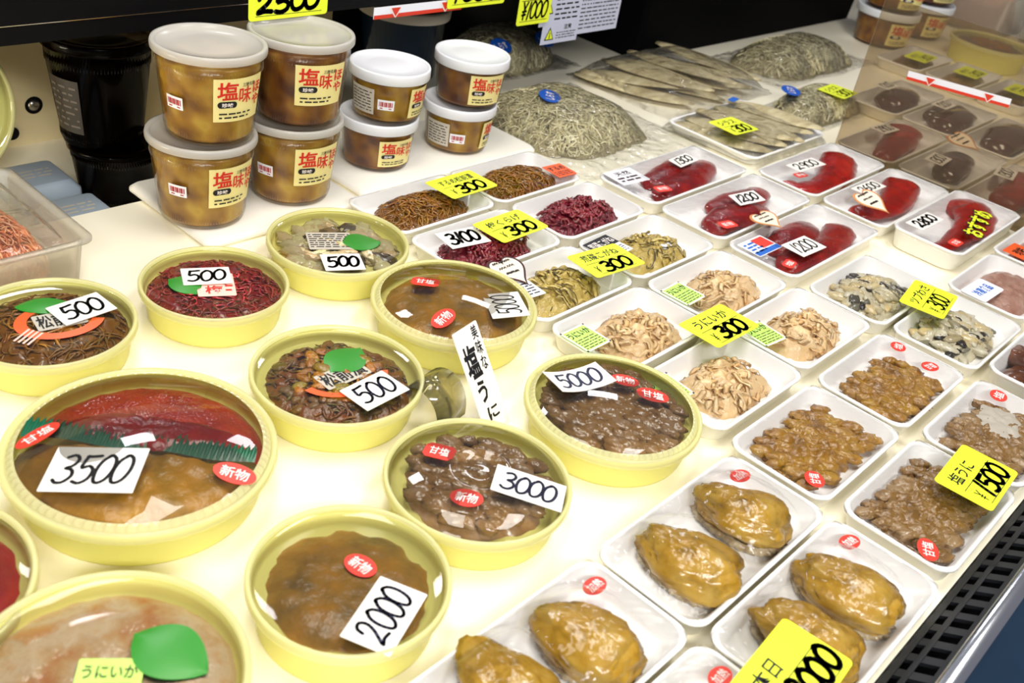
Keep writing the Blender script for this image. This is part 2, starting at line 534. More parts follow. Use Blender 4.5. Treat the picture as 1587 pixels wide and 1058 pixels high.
def rows(mb, x0, x1, y0, y1, n, z=0.0, th=0.35, seed=1):
    """tiny unreadable print: broken rows of dashes"""
    rr = random.Random(seed)
    p = (y1 - y0) / n
    for i in range(n):
        x = x0
        while x < x1 - p * .4:
            l = min(rr.uniform(.5, 2.2) * p, x1 - x)
            yy = y0 + p * (i + .3)
            mb.add([(x, yy, z), (x + l, yy, z), (x + l, yy + p * th, z), (x, yy + p * th, z)], [(0, 1, 2, 3)])
            x += l + rr.uniform(.25, .6) * p


INK_Z = 0.0006
CARD_T = 0.0007


def card_mesh(wd, ht, r=0.001, curl=0.0, n=10):
    mb = MB()
    if not curl:
        return slab(mb, wd, ht, r, 0, CARD_T, 0.0001, 4)
    top, bot = [], []
    for z in (0, CARD_T):
        rings = []
        for i in range(n + 1):
            x = -wd / 2 + wd * i / n
            zz = curl * (2 * x / wd) ** 2 + z
            rings.append([(x, -ht / 2, zz), (x, ht / 2, zz)])
        (bot if z == 0 else top).append(rings)
    rings = [[top[0][i][0], top[0][i][1], bot[0][i][1], bot[0][i][0]] for i in range(n + 1)]
    return mb.loft(rings, True, True, True)


def bend(mb, wd, curl):
    if curl:
        mb.v = [(x, y, z + curl * (2 * x / wd) ** 2) for x, y, z in mb.v]
    return mb


def white_card(label, txt, x, y, z, ang, wd=.052, ht=.033, ink='ink', tilt=(0, 0), curl=0, pen=.0013):
    t = thing('price_card', label, 'price card', (x, y, z), R(ang), 'white handwritten price cards')
    t.rotation_euler = (R(tilt[0]), R(tilt[1]), R(ang))
    card_mesh(wd, ht, .0008, curl).build('paper', M['card'], t, smooth=False)
    mb = MB()
    hand(mb, txt, -wd * .40, -ht * .30, ht * .62, wd * .78, pen, CARD_T + .0003)
    bend(mb, wd, curl).build('writing', M[ink], t, smooth=False)
    return t


def yellow_card(label, name_txt, price, x, y, z, ang, wd=.077, ht=.050, tilt=(0, 0), stand=True, blade=True, pen=.0019, pw=.56, base_z=0.0):
    t = thing('yellow_price_card', label, 'price card', (x, y, z), R(ang), 'yellow handwritten price cards')
    t.rotation_euler = (R(tilt[0]), R(tilt[1]), R(ang))
    card_mesh(wd, ht, .004).build('card', M['yellow'], t, smooth=False)
    mb = MB()
    zz = CARD_T + .0003
    if name_txt:
        put_text(mb, name_txt, -wd * .36, ht * .10, min(wd * .72, .0135 * len(name_txt)), ht * .26, zz, 0.01, .1)
    if price:
        mb.add([(-wd * .4, 0, zz), (wd * .42, 0, zz), (wd * .42, ht * .012, zz), (-wd * .4, ht * .012, zz)], [(0, 1, 2, 3)])
        hand(mb, '¥', -wd * .36, -ht * .36, ht * .24, None, .0005, zz)
        hand(mb, price, -wd * .22, -ht * .40, ht * .38, wd * pw, pen, zz)
        mb.add([(-wd * .36, -ht * .43, zz), (wd * .36, -ht * .43, zz), (wd * .36, -ht * .42, zz), (-wd * .36, -ht * .42, zz)], [(0, 1, 2, 3)])
    mb.build('writing', M['ink'], t, smooth=False)
    if stand:
        sb = MB()
        hgt = z - base_z
        slab(sb, .003 if blade else .02, .03, .001, -hgt, -.0005, .0003, 3)
        sb.build('stand', M['foam'] if blade else M['black'], t, smooth=False)
    return t


def oval_sticker(parent, txt, x, y, z, ang, a=.0125, b=.0085, tilt=(0, 0), mat='red', shape='oval'):
    o = bpy.data.objects.new('sticker', None)
    mb = MB()
    if shape == 'oval':
        ring = [(a * math.cos(2 * PI * k / 28), b * math.sin(2 * PI * k / 28)) for k in range(28)]
    else:
        ring = [(-a, -b * .6), (-a * .75, -b), (a * .75, -b), (a, -b * .6), (a, b * .6), (a * .75, b), (-a * .75, b), (-a, b * .6)]
    mb.loft([[(p[0], p[1], 0) for p in ring], [(p[0], p[1], .0004) for p in ring]], True, True, True)
    s = mb.build('sticker', M[mat], parent, False, (x, y, z), (R(tilt[0]), R(tilt[1]), R(ang)))
    s['label'] = 'small red sticker with white characters'
    tb = MB()
    put_text(tb, txt, -a * .66, -b * .55, a * 1.32, b * 1.1, .0007, .01)
    tb.build('printing', M['ink_white'], s, False)
    return s


def leaf(parent, x, y, z, ang, ln=.04, wd=.022, mat='leaf', part='garnish_leaf'):
    mb = MB()
    rings = []
    for i in range(13):
        t = i / 12
        hw = wd * (math.sin(PI * t) ** .75) * (1 - .25 * t) + .0002
        rings.append([(ln * (t - .5), hw * s, .0012 * math.cos(s * 1.5) + .0015 * math.sin(4 * t)) for s in (-1, -.5, 0, .5, 1)])
    mb.loft(rings, False)
    rings2 = [[(p[0], p[1], p[2] - .0006) for p in r][::-1] for r in rings]
    mb.loft(rings2, False)
    o = mb.build(part, M[mat], parent, True, (x, y, z), (0, 0, R(ang)))
    o['label'] = 'green plastic leaf garnish'
    return o


# ------------------------------------------------------------------ foods
def super_r(a, ex, A, B):
    ca, sa = abs(math.cos(a)) / A, abs(math.sin(a)) / B
    return (ca ** ex + sa ** ex) ** (-1 / ex)


def mound(mb, A, B, h, ex=3, rough=.12, lump=(60, .003), seed=0, nr=22, na=84, edge=.25, cx=0, cy=0, z0=0, gap=None):
    """lumpy heap with an irregular outline"""
    rings = []
    for i in range(nr + 1):
        t = 1 - i / nr
        ring = []
        for j in range(na):
            a = 2 * PI * j / na
            rr = super_r(a, ex, A, B) * (1 + rough * nz3(math.cos(a) * 2 + seed, math.sin(a) * 2, seed, 1.2) + rough * .6 * nz3(math.cos(a) * 6 + seed, math.sin(a) * 6, seed, 1.3))
            x, y = rr * t * math.cos(a), rr * t * math.sin(a)
            z = h * (1 - t ** (1 / edge)) if t < 1 else 0
            k = min(1, (1 - t) * 6)
            z += k * lump[1] * (nz3(x + seed, y, 0, lump[0]) + .5 * nz3(x, y + seed, 1, lump[0] * 2.3))
            ring.append((cx + x, cy + y, z0 + max(z, 0)))
        rings.append(ring)
    mb.loft(rings, True, False, True)
    return mb


def hmound(x, y, A, B, h, ex=3, edge=.25):
    a = math.atan2(y, x)
    t = math.hypot(x, y) / super_r(a, ex, A, B)
    return h * (1 - t ** (1 / edge)) if t < 1 else 0


def strands(mb, n, A, B, h, ln, rad, curl=1.0, ex=3, seed=0, flat=.6, z0=0, seg=6, sides=4, lift=.0, edge=.25):
    rr = random.Random(seed)
    for k in range(n):
        a = rr.uniform(0, 2 * PI)
        t = math.sqrt(rr.random()) * .93
        sr = super_r(a, ex, A, B)
        x, y = sr * t * math.cos(a), sr * t * math.sin(a)
        d = rr.uniform(0, 2 * PI)
        l = ln * rr.uniform(.6, 1.3)
        pts = []
        wob = rr.uniform(-1, 1) * curl
        dz = rr.uniform(-.5, 1) * rad * 1.5 + lift * rr.random()
        for i in range(seg + 1):
            zz = z0 + max(hmound(x, y, A, B, h, ex, edge), 0) + dz + rad * .6 * math.sin(i * 1.3 + k)
            pts.append((x, y, max(zz, z0 + rad * .5)))
            d += wob * .5 + rr.uniform(-.35, .35) * curl
            x += math.cos(d) * l / seg
            y += math.sin(d) * l / seg
            q = math.hypot(x, y) / super_r(math.atan2(y, x), ex, A, B)
            if q > .99:
                x, y = x * .97 / q, y * .97 / q
                d += 1.2
        r = rad * rr.uniform(.7, 1.25)
        mb.tube(pts, [r * (.5 if i in (0, seg) else 1) for i in range(seg + 1)], sides, flat)
    return mb


def blob(mb, cx, cy, cz, a, b, cc, ang=0, seed=0, rough=.2, nu=10, nv=14, fs=2.0):
    ca, sa = math.cos(ang), math.sin(ang)
    rings = []
    for i in range(nu + 1):
        ph = PI * (i + .02) / (nu + .04)
        ring = []
        for j in range(nv):
            th = 2 * PI * j / nv
            p = Vector((math.sin(ph) * math.cos(th), math.sin(ph) * math.sin(th), math.cos(ph)))
            k = 1 + rough * noise.noise(p * fs + Vector((seed * 3.1, seed * 1.7, 0)))
            x, y, z = p.x * a * k, p.y * b * k, p.z * cc * k
            ring.append((cx + x * ca - y * sa, cy + x * sa + y * ca, cz - z))
        rings.append(ring)
    return mb.loft(rings, True, True, True)


def pieces(mb, n, A, B, h, size, ex=3, seed=0, z0=0, elong=1.6, rough=.35):
    rr = random.Random(seed)
    for k in range(n):
        a = rr.uniform(0, 2 * PI)
        t = math.sqrt(rr.random()) * .92
        sr = super_r(a, ex, A, B)
        x, y = sr * t * math.cos(a), sr * t * math.sin(a)
        s = size * rr.uniform(.6, 1.3)
        blob(mb, x, y, z0 + hmound(x, y, A, B, h, ex) + s * .1, s * elong, s, s * .6, rr.uniform(0, PI), k + seed, rough, 7, 10)
    return mb


def tongues(mb, A, B, h, seed=0, z0=0, nx=9, ny=5, ang=0.5, ragged=.1, rnd=False):
    """sea-urchin tongues laid in overlapping rows"""
    rr = random.Random(seed)
    for j in range(ny):
        for i in range(nx):
            x = -A + 2 * A * (i + .5) / nx + rr.uniform(-1, 1) * A * ragged
            y = -B + 2 * B * (j + .5) / ny + rr.uniform(-1, 1) * B * ragged + (A * .03 if i % 2 else 0)
            if rnd and (x / A) ** 2 + (y / B) ** 2 > 1.02:
                continue
            s = rr.uniform(.85, 1.2)
            blob(mb, x, y, z0 + h * rr.uniform(.42, .6), A / nx * 1.35 * s, B / ny * 1.9 * s, h * .55, ang + rr.uniform(-.35, .35), seed + i * 7 + j, .46, 9, 12, 2.8)
    return mb


def lobe(mb, pts, rad, flat=.62, seed=0, rough=.08, n=22, z0=0, sub=6):
    """fat roe sac swept along a curved spine"""
    path = smooth_path([(p[0], p[1], 0) for p in pts], sub)
    k = len(path)
    rings = []
    for i, p in enumerate(path):
        t = i / (k - 1) * (len(rad) - 1)
        a = int(min(t, len(rad) - 2))
        r = rad[a] + (rad[a + 1] - rad[a]) * (t - a)
        e = min(1, i / (k * .10), (k - 1 - i) / (k * .10))
        r *= max(.12, math.sqrt(max(0, 1 - (1 - e) ** 2)))
        d = (path[min(i + 1, k - 1)] - path[max(i - 1, 0)]).normalized()
        nn = Vector((-d.y, d.x, 0))
        ring = []
        for j in range(n):
            th = 2 * PI * j / n
            q = 1 + rough * nz3(p.x * 60 + math.cos(th) * 1.6, p.y * 60 + math.sin(th) * 1.6, seed, 1)
            ring.append(p + nn * (r * q * math.cos(th)) + Vector((0, 0, z0 + r * flat * (1 + q * math.sin(th)) * .98)))
        rings.append(ring)
    return mb.loft(rings, True, True, True)


# ------------------------------------------------------------------ the case: deck, walls, grille, shelf
def struct(o, kind='structure'):
    o['kind'] = kind
    return o


mb = MB()
mb.box(-0.6, 3.4, 0.068, .945, -0.06, 0)
mb.box(0.745, 3.4, .945, 1.24, -0.06, 0)
mb.box(-0.6, 0.745, .945, 1.24, -0.07, -.05)
struct(mb.build('floor', M['deck'], smooth=False))
mb = MB()
mb.box(-0.6, 1.02, 1.24, 1.26, -0.07, 0.5)
struct(mb.build('wall_back', M['wall'], smooth=False))
mb = MB()
mb.box(1.02, 3.4, 1.24, 1.26, -0.03, 0.5)
struct(mb.build('wall_rear', M['wall_dark'], smooth=False))  # same rear wall, coloured black for the shade under the shelf

# removable white panels on the deck, with rounded edges and seams between them
def panel(label, x0, x1, y0, y1, h, name='foam_board', mat='board'):
    mb = MB()
    slab(mb, x1 - x0, y1 - y0, .012, 0, h, .0035)
    return tag(mb.build(name, M[mat], None, True, ((x0 + x1) / 2, (y0 + y1) / 2, 0.0003)), label, 'board', 'white boards on the deck')


panel('white foam board under the two stacks of tall amber cups', .522, .735, .81, .975, .0095)
panel('white foam board under the two stacks of small white-lidded cups', .745, 1.06, .825, .975, .0095)

# front grille, rising towards the shopper, with a steel rail on top
K = 0.57
mb = MB()
GX0, GX1 = 0.05, 1.6
y_in, y_out = 0.0665, 0.0365


def gz(y):
    return (y_in - y) * K


y_rail0 = y_out + .004
for (ya, yb) in ((y_in, y_in - .005), (y_in - .0105, y_in - .0145), (y_out + .0030, y_out)):
    mb.add([(GX0, ya, gz(ya)), (GX1, ya, gz(ya)), (GX1, yb, gz(yb)), (GX0, yb, gz(yb)),
            (GX0, ya, gz(ya) - .003), (GX1, ya, gz(ya) - .003), (GX1, yb, gz(yb) - .003), (GX0, yb, gz(yb) - .003)],
           [(0, 1, 2, 3)[::-1], (4, 5, 6, 7), (0, 1, 5, 4), (3, 2, 6, 7)])
x = GX0
while x < GX1:
    ya, yb = y_in - .004, y_out + .002
    mb.add([(x, ya, gz(ya) - .0004), (x + .009, ya, gz(ya) - .0004), (x + .009, yb, gz(yb) - .0004), (x, yb, gz(yb) - .0004),
            (x, ya, gz(ya) - .004), (x + .009, ya, gz(ya) - .004), (x + .009, yb, gz(yb) - .004), (x, yb, gz(yb) - .004)],
           [(0, 1, 2, 3)[::-1], (0, 3, 7, 4), (1, 5, 6, 2), (4, 5, 6, 7)])
    x += .0215
g = mb.build('air_grille', M['grille'], None, False)
tag(g, 'black slotted air grille along the front edge of the case', 'grille')
mb = MB()
mb.add([(GX0, y_in - .001, -.03), (GX1, y_in - .001, -.03), (GX1, y_out, -.012), (GX0, y_out, -.012)], [(0, 1, 2, 3)])
mb.build('duct', M['grille_void'], g, False)
mb = MB()
ztop = gz(y_out)
rings = []
for xx in (GX0, GX1):
    rings.append([(xx, y_out - .0075 + .0075 * math.cos(a), ztop + .002 + .005 * math.sin(a)) for a in [2 * PI * k / 14 for k in range(14)]])
mb.loft(rings, True, True, True)
tag(mb.build('steel_rail', M['chrome']), 'bright steel rail along the shopper side of the black grille', 'rail')
mb = MB()
ya = y_out - .014
mb.add([(GX0, ya, ztop + .002), (GX1, ya, ztop + .002), (GX1, -.02, ztop - .012), (GX0, -.02, ztop - .012), (GX1, -.035, -.5), (GX0, -.035, -.5), (GX0, ya, -.5), (GX1, ya, -.5)],
       [(0, 3, 2, 1), (3, 5, 4, 2), (0, 6, 5, 3), (1, 2, 4, 7)])
struct(mb.build('wall_front', M['navy'], None, False))

# overhead shelf with its black front edge
SB_Y, SB_Z = .965, .181
mb = MB()
mb.box(-.6, 2.3, SB_Y, SB_Y + .025, SB_Z, SB_Z + .062)
sh = mb.build('upper_shelf', M['black'], None, False)
tag(sh, 'black edged shelf over the back of the display case', 'shelf')
mb = MB()
mb.box(-.6, 2.3, SB_Y + .025, 1.238, SB_Z + .030, SB_Z + .045)
mb.build('shelf_board', M['wall_dark'], sh, False)
mb = MB()
mb.box(-.6, 2.3, SB_Y - .002, SB_Y, SB_Z + .045, SB_Z + .047)
mb.box(-.6, 2.3, SB_Y - .001, SB_Y, SB_Z + .018, SB_Z + .0188)
mb.build('edge_trim', M['chrome'], sh, False)

# ------------------------------------------------------------------ foam trays of food
TRAY_H = .022
_tray = {}


def tray_data(wd, dp, h=TRAY_H):
    k = (wd, dp, h)
    if k not in _tray:
        mb = MB()
        r = .016
        rings = [rrect(wd - .020, dp - .020, r, 0), rrect(wd - .012, dp - .012, r, .002), rrect(wd - .004, dp - .004, r, h - .003),
                 rrect(wd, dp, r, h - .0025), rrect(wd, dp, r, h - .0005), rrect(wd - .001, dp - .001, r, h),
                 rrect(wd - .006, dp - .006, r, h), rrect(wd - .008, dp - .008, r, h - .001),
                 rrect(wd - .018, dp - .018, r, .0075), rrect(wd - .022, dp - .022, r, .0055), rrect(wd - .030, dp - .030, r, .005)]
        mb.loft(rings, True, True, True)
        _tray[k] = mb.data('tray', M['foam'])
    return _tray[k]


def film_mesh(mb, wd, dp, zf, h=TRAY_H, seed=0, wr=.0006, nx=44, ny=30):
    for i in range(ny + 1):
        for j in range(nx + 1):
            x, y = (j / nx - .5) * (wd + .001), (i / ny - .5) * (dp + .001)
            e = min(j, nx - j, i, ny - i)
            # keep inside the rounded corner
            rx, ry = wd / 2 - .016, dp / 2 - .016
            ox, oy = max(abs(x) - rx, 0), max(abs(y) - ry, 0)
            d = math.hypot(ox, oy)
            if ox > 0 and oy > 0 and d > .0165:
                x = math.copysign(rx + ox * .0165 / d, x)
                y = math.copysign(ry + oy * .0165 / d, y)
            z = h + .0006 + zf(x, y) + (wr * nz3(x + seed, y, seed, 45) if e > 1 else 0)
            if e == 0:
                z = h - .006
            mb.v.append((x, y, z))
    for i in range(ny):
        for j in range(nx):
            a = i * (nx + 1) + j
            mb.f.append((a, a + 1, a + nx + 2, a + nx + 1))
    return mb


GT = 'foam trays of seafood'


def pack(label, X, Y, wd=.158, dp=.098, rz=0, z=0.0004, zf=None, film='film_taut', h=TRAY_H, name='food_tray', seed=0, wr=.0004):
    t = thing(name, label, 'food tray', (X, Y, z), R(rz), GT)
    link('tray', tray_data(wd, dp, h), t)
    f = film_mesh(MB(), wd, dp, zf or (lambda x, y: 0), h, seed, wr)
    f.build('cling_film', M[film], t)
    return t


def put(t, fn, name, mat, kind=None, loc=None, rz=0):
    mb = MB()
    fn(mb)
    o = mb.build(name, M[mat], t, True, loc, (0, 0, R(rz)))
    if kind:
        o['kind'] = kind
    return o


def label_part(t, x, y, z, ang, wd, ht, mat, fn=None, ink='ink', part='printed_label', desc=None, tilt=(0, 0), r=.0015):
    mb = MB()
    slab(mb, wd, ht, r, 0, .0004, .00005, 3)
    o = mb.build(part, M[mat], t, False, (x, y, z), (R(tilt[0]), R(tilt[1]), R(ang)))
    if desc:
        o['label'] = desc
    if fn:
        tb = MB()
        fn(tb)
        tb.v = [(a, b, .0007) for a, b, _ in tb.v]
        tb.build('printing', M[ink], o, False)
    return o


FZ = TRAY_H + .0016     # just over the film of a tray
BG = .0055


def bed(mb, A, B, h, **k):
    return mound(mb, A, B, h, z0=.005, **k)


# soy-marinated kelp and squid
def matsumae_food(t, seed, off=0):
    put(t, lambda m_: strands(mound(m_, .060, .034, .013, seed=seed, z0=.005, lump=(90, .004)), 330, .064, .036, .014, .028, .0010, 1.4, 2.6, seed, .6, .006, lift=.004), 'marinated_shreds', 'matsumae', None, (off, 0, 0))


t = pack('foam tray of brown shredded kelp nearest the small cups, partly under a yellow card', .775, .757, seed=1)
matsumae_food(t, 11)
t = pack('foam tray of brown shredded kelp with an orange label at its corner', .9375, .757, seed=2)
matsumae_food(t, 23)
label_part(t, .062, -.020, FZ, -4, .034, .034, 'orange', lambda m_: (put_text(m_, 'するめ', -.014, .001, .028, .011), rows(m_, -.014, .014, -.014, -.002, 3)), desc='orange label with black print')

# plum jellyfish
def ume_food(t, seed):
    put(t, lambda m_: pieces(strands(mound(m_, .060, .034, .015, seed=seed, z0=.005, lump=(80, .004)), 150, .063, .036, .016, .014, .0020, 1.2, 2.6, seed, .6, .006, lift=.003), 150, .060, .034, .0165, .0034, 2.6, seed, .006), 'plum_shreds', 'ume')


t = pack('foam tray of dark plum-red shreds lying under the 3100 card', .775, .6505, seed=3)
ume_food(t, 31)
t = pack('foam tray of dark plum-red shreds with no card on its food', .9375, .6505, seed=4)
ume_food(t, 42)

# seaweed
def wakame_food(t, seed, off=0, A=.060):
    put(t, lambda m_: strands(mound(m_, A, .034, .0155, seed=seed, z0=.005, lump=(110, .006), rough=.18), 45, A + .001, .035, .0152, .022, .0026, 1.0, 2.8, seed, .26, .0046, lift=.001), 'seaweed_pickle', 'wakame', None, (off, 0, 0))
    put(t, lambda m_: strands(m_, 22, A - .004, .032, .0155, .030, .0007, 1.3, 2.8, seed + 5, .8, .0062, lift=.002), 'dark_stems', 'wakame_dark', None, (off, 0, 0))


t = pack('foam tray of olive seaweed pickle behind the dome tub marked 5000 sideways', .775, .5455, seed=5)
wakame_food(t, 51)
label_part(t, -.052, .004, FZ, -6, .040, .030, 'white_label', lambda m_: rows(m_, -.017, .017, -.012, .012, 5), desc='white printed label')
t = pack('foam tray of olive seaweed pickle with a black label and white foil sachet', .9385, .5455, seed=6)
wakame_food(t, 62, .006, .054)
o = label_part(t, -.054, .018, FZ, 4, .047, .040, 'white_label', lambda m_: rows(m_, -.020, .020, -.018, -.004, 4), desc='white label with a black title band')
tb = MB()
slab(tb, .047, .020, .0005, .0004, .0007, .0001, 2, 0, .010)
tb.build('title_band', M['ink'], o, False)
tb = MB()
put_text(tb, '荒磯こがね', -.021, .003, .042, .013, .0010)
tb.build('title', M['ink_white'], o, False)
tb = MB()
mb = MB()
slab(mb, .012, .018, .0005, .0004, .0008, .0001, 2, -.017, -.010)
mb.build('teal_patch', M['teal'], o, False)
put(t, lambda m_: mound(m_, .016, .012, .004, 2.2, .4, (120, .003), 3, 10, 40), 'sachet', 'white_label', None, (.026, -.006, .0165), 20)

# squid with urchin: five alike trays, each with its own neighbours
def squid_food(t, seed, off=.008):
    put(t, lambda m_: strands(mound(m_, .053, .034, .0165, seed=seed, z0=.005, lump=(75, .006), rough=.16), 80, .054, .035, .0152, .020, .0028, .8, 2.6, seed, .26, .0044, lift=.0006), 'squid_strips', 'squid', None, (off, -.002, 0))


def uni_label(t, x, y, ang=0, tilt=(0, 0)):
    o = label_part(t, x, y, FZ, ang, .036, .037, 'green_label', lambda m_: (put_text(m_, 'うにいか', -.015, .004, .030, .0095), rows(m_, -.015, .015, -.016, .002, 5, th=.25)), desc='green label with black print', tilt=tilt)
    tb = MB()
    for (sx, sy, wx, wy) in ((0, .0175, .036, .002), (0, -.0175, .036, .002), (.017, 0, .002, .037), (-.017, 0, .002, .037)):
        tb.box(sx - wx / 2, sx + wx / 2, sy - wy / 2, sy + wy / 2, .0004, .0006)
    tb.build('label_border', M['ink_white'], o, False)


t = pack('foam tray of squid strips with green label, beside the olive seaweed tray', .772, .4415, seed=7)
squid_food(t, 71)
uni_label(t, -.062, .012, 0)
t = pack('foam tray of squid strips whose green label lies at the far left end', .934, .4415, seed=8)
squid_food(t, 82)
uni_label(t, -.060, .008, 2)
t = pack('foam tray of squid strips behind the tub with the curled 5000 card', .776, .334, seed=9)
squid_food(t, 93, .006)
uni_label(t, -.066, .020, -8)
t = pack('foam tray of squid strips next to the grey whelk tray, label half under card', .9385, .338, seed=10)
squid_food(t, 104)
uni_label(t, -.058, .014, -6)

# whelk
def whelk_food(t, seed, off=0):
    put(t, lambda m_: pieces(mound(m_, .059, .035, .0145, seed=seed, z0=.005, lump=(80, .006)), 110, .060, .035, .0135, .0058, 2.8, seed, .0048, 1.9, .5), 'whelk_slices', 'whelk', None, (off, 0, 0))


t = pack('foam tray of grey whelk slices just behind the yellow whelk card', 1.101, .330, seed=11)
whelk_food(t, 111)
t = pack('foam tray of grey whelk slices in front of the yellow whelk card', 1.104, .226, seed=12)
whelk_food(t, 122)
t = pack('foam tray of pinkish mince with a white and blue label', 1.275, .232, seed=13)
put(t, lambda m_: bed(m_, .066, .036, .015, seed=5, ex=4, lump=(70, .003)), 'minced_fish', 'mince', None, (.006, 0, 0))
label_part(t, -.052, .012, FZ, -2, .060, .032, 'white_label', lambda m_: put_text(m_, '冷凍食品', -.020, -.007, .040, .014, bold=.02), 'blue_ink', desc='white label with blue print', r=.004)
t = pack('foam tray with an orange and black label at the right edge of the picture', 1.442, .236, seed=14)
put(t, lambda m_: bed(m_, .066, .036, .014, seed=8, ex=4, lump=(70, .003)), 'minced_fish', 'mince')
label_part(t, -.050, .020, FZ, -2, .044, .032, 'orange', lambda m_: (put_text(m_, '珍味', -.012, -.008, .024, .016, bold=.02)), desc='orange label with black characters')

# sea urchin
def urchin_food(t, seed, mat, ang=.5, A=.052, B=.032, loc=(0, 0, 0), rz=0):
    put(t, lambda m_: tongues(bed(m_, A * .98, B * .98, .0120, seed=seed, ex=4.5, rough=.2, lump=(120, .005), edge=.15), A, B, .0080, seed, .0085, 12, 6, ang, .16), 'urchin_roe', mat, None, loc, rz)


t = pack('foam tray of amber sea urchin with two red stickers in its empty corner', .932, .228, film='film', seed=15)
urchin_food(t, 151, 'uni', .4, .052, .031, (-.004, -.006, 0))
oval_sticker(t, '塩', .060, .022, FZ, 20, .0095, .0080)
oval_sticker(t, '甘塩', .053, -.017, FZ, -15, .0105, .0080)
t = pack('foam tray of amber sea urchin with a red sticker on the food', .768, .226, film='film', seed=16)
urchin_food(t, 162, 'uni', .7, .054, .033, (.002, 0, 0))
oval_sticker(t, '甘塩', -.063 + .004, -.032 + .004, FZ, 40, .0105, .0085)
t = pack('foam tray of brown sea urchin and grey foil, red sticker at back', .9385, .120, film='film', seed=17)
urchin_food(t, 173, 'uni_dark', .4, .052, .033, (.002, -.002, 0))
oval_sticker(t, '塩', .058, .022, FZ, 10, .011, .0085)
put(t, lambda m_: mound(m_, .026, .020, .003, 3, .3, (150, .002), 4, 10, 40), 'foil_sachet', 'grey_label', None, (.022, .006, .017), 15)
t = pack('foam tray of brown sea urchin under the 1500 card by the grille', .774, .119, film='film', seed=18)
urchin_food(t, 184, 'uni_dark', .9, .054, .034, (.002, 0, 0))
oval_sticker(t, '甘塩', -.066, -.024, FZ, 30, .013, .0085)
t = pack('foam tray of glossy dark brown cuts at the right edge below the whelk', 1.103, .121, film='film', seed=19, h=.033)
put(t, lambda m_: pieces(bed(m_, .062, .036, .014, seed=9, ex=5), 14, .052, .028, .012, .016, 4, 3, .008, 2.2, .3), 'squid_cuts', 'brown_squid')


# oysters: two to a tray, film draped over them
def oyster(t, x, y, ang, seed, L=.0415, W=.0265, H=.021):
    mb = MB()
    nu, nv = 36, 44
    rings = []
    for i in range(nu + 1):
        ph = PI * (i + .05) / (nu + .1)
        ring = []
        for j in range(nv):
            th = 2 * PI * j / nv
            p = Vector((math.sin(ph) * math.cos(th), math.sin(ph) * math.sin(th), math.cos(ph)))
            n1 = noise.noise(p * 1.5 + Vector((seed * 2.3, seed, 0)))
            n2 = abs(noise.noise(p * 3.4 + Vector((seed, seed * 1.9, 4))))
            n3 = noise.noise(p * 9 + Vector((seed, 3, 4)))
            k = 1 + .20 * n1 - .60 * max(0, .15 - n2) + .05 * n3
            taper = 1 + .26 * p.x
            z = p.z if p.z > 0 else p.z * .75
            ring.append((p.x * L * k, p.y * W * taper * k, H * .78 + z * H * k * (1 + .15 * p.x)))
        rings.append(ring[::-1])
    mb.loft(rings, True, True, True)
    o = mb.build('oyster', M['oyster'], t, True, (x, y, .005), (0, 0, ang))
    fr = MB()
    rg = []
    nn = 120
    for (s, z, am) in ((.80, .0005, .01), (.90, .0030, .03), (.93, .0055, .04), (.90, .0075, .02), (.78, .008, 0)):
        rg.append([(math.cos(2 * PI * k / nn) * L * s * (1 + am * math.sin(k * 1.9 + seed) + am * .7 * math.sin(k * .83)),
                    math.sin(2 * PI * k / nn) * W * (1 + .26 * math.cos(2 * PI * k / nn)) * s * (1 + am * math.sin(k * 1.9 + seed)), z + .0022 * am * 10 * math.sin(k * 1.3)) for k in range(nn)])
    fr.loft(rg)
    f = fr.build('mantle', M['oyster_edge'], o)
    f['label'] = 'grey frilled mantle edge'
    return o


def drape(bumps):
    def f(x, y):
        z = 0
        for (bx, by, rx, ry, h) in bumps:
            d = ((x - bx) / rx) ** 2 + ((y - by) / ry) ** 2
            z = max(z, h * max(0, 1 - d) ** .6 if d < 1 else 0)
        e = min(1, (.096 - abs(x)) / .03, (.046 - abs(y)) / .018)
        return z * max(e, 0)
    return f


def oyster_pack(label, X, Y, spots, seed, st=None):
    t = pack(label, X, Y, .194, .096, zf=drape([(x, y, .046, .048, .024) for x, y, a in spots]), film='film', seed=seed, wr=.0012)
    for i, (x, y, a) in enumerate(spots):
        oyster(t, x, y, R(a), seed + i * 3.7)
    if st:
        oval_sticker(t, '加熱', st[0], st[1], FZ + st[2], st[3], .0105, .0070)
    return t


oyster_pack('foam tray of two plump oysters beside the 3000 tub', .585, .2165, [(-.046, -.004, -80), (.034, -.002, -75)], 201, (.072, .024, .0006, -10))
oyster_pack('foam tray of two plump oysters beside the black grille', .585, .117, [(-.040, -.002, -85), (.026, .000, -80)], 214, (.076, .024, .0006, -10))
oyster_pack('foam tray of two oysters partly cut off by the bottom edge of the picture', .388, .2165, [(-.036, .006, -95), (.032, -.002, -82)], 227, (.074, .024, .0006, 0))
oyster_pack('foam tray at the bottom edge, only a red-stickered corner in view', .388, .117, [(-.046, -.004, -85), (.022, -.008, -80)], 239, (.078, .020, .0006, 0))


# roe: long trays
def roe_pack(label, X, Y, seed, spines, mat='roe', h=TRAY_H, z=0.0004, film='film', nm='roe_sac'):
    t = pack(label, X, Y, .236, .098, film=film, seed=seed, h=h, z=z, wr=.0010, zf=lambda x, y: .005 * max(0, 1 - (x / .11) ** 2) * max(0, 1 - (y / .045) ** 2))
    for i, (pts, rad) in enumerate(spines):
        put(t, lambda m_: lobe(m_, pts, [q * 1.16 for q in rad], .44, seed + i, .13, z0=.005), nm, mat)
    return t


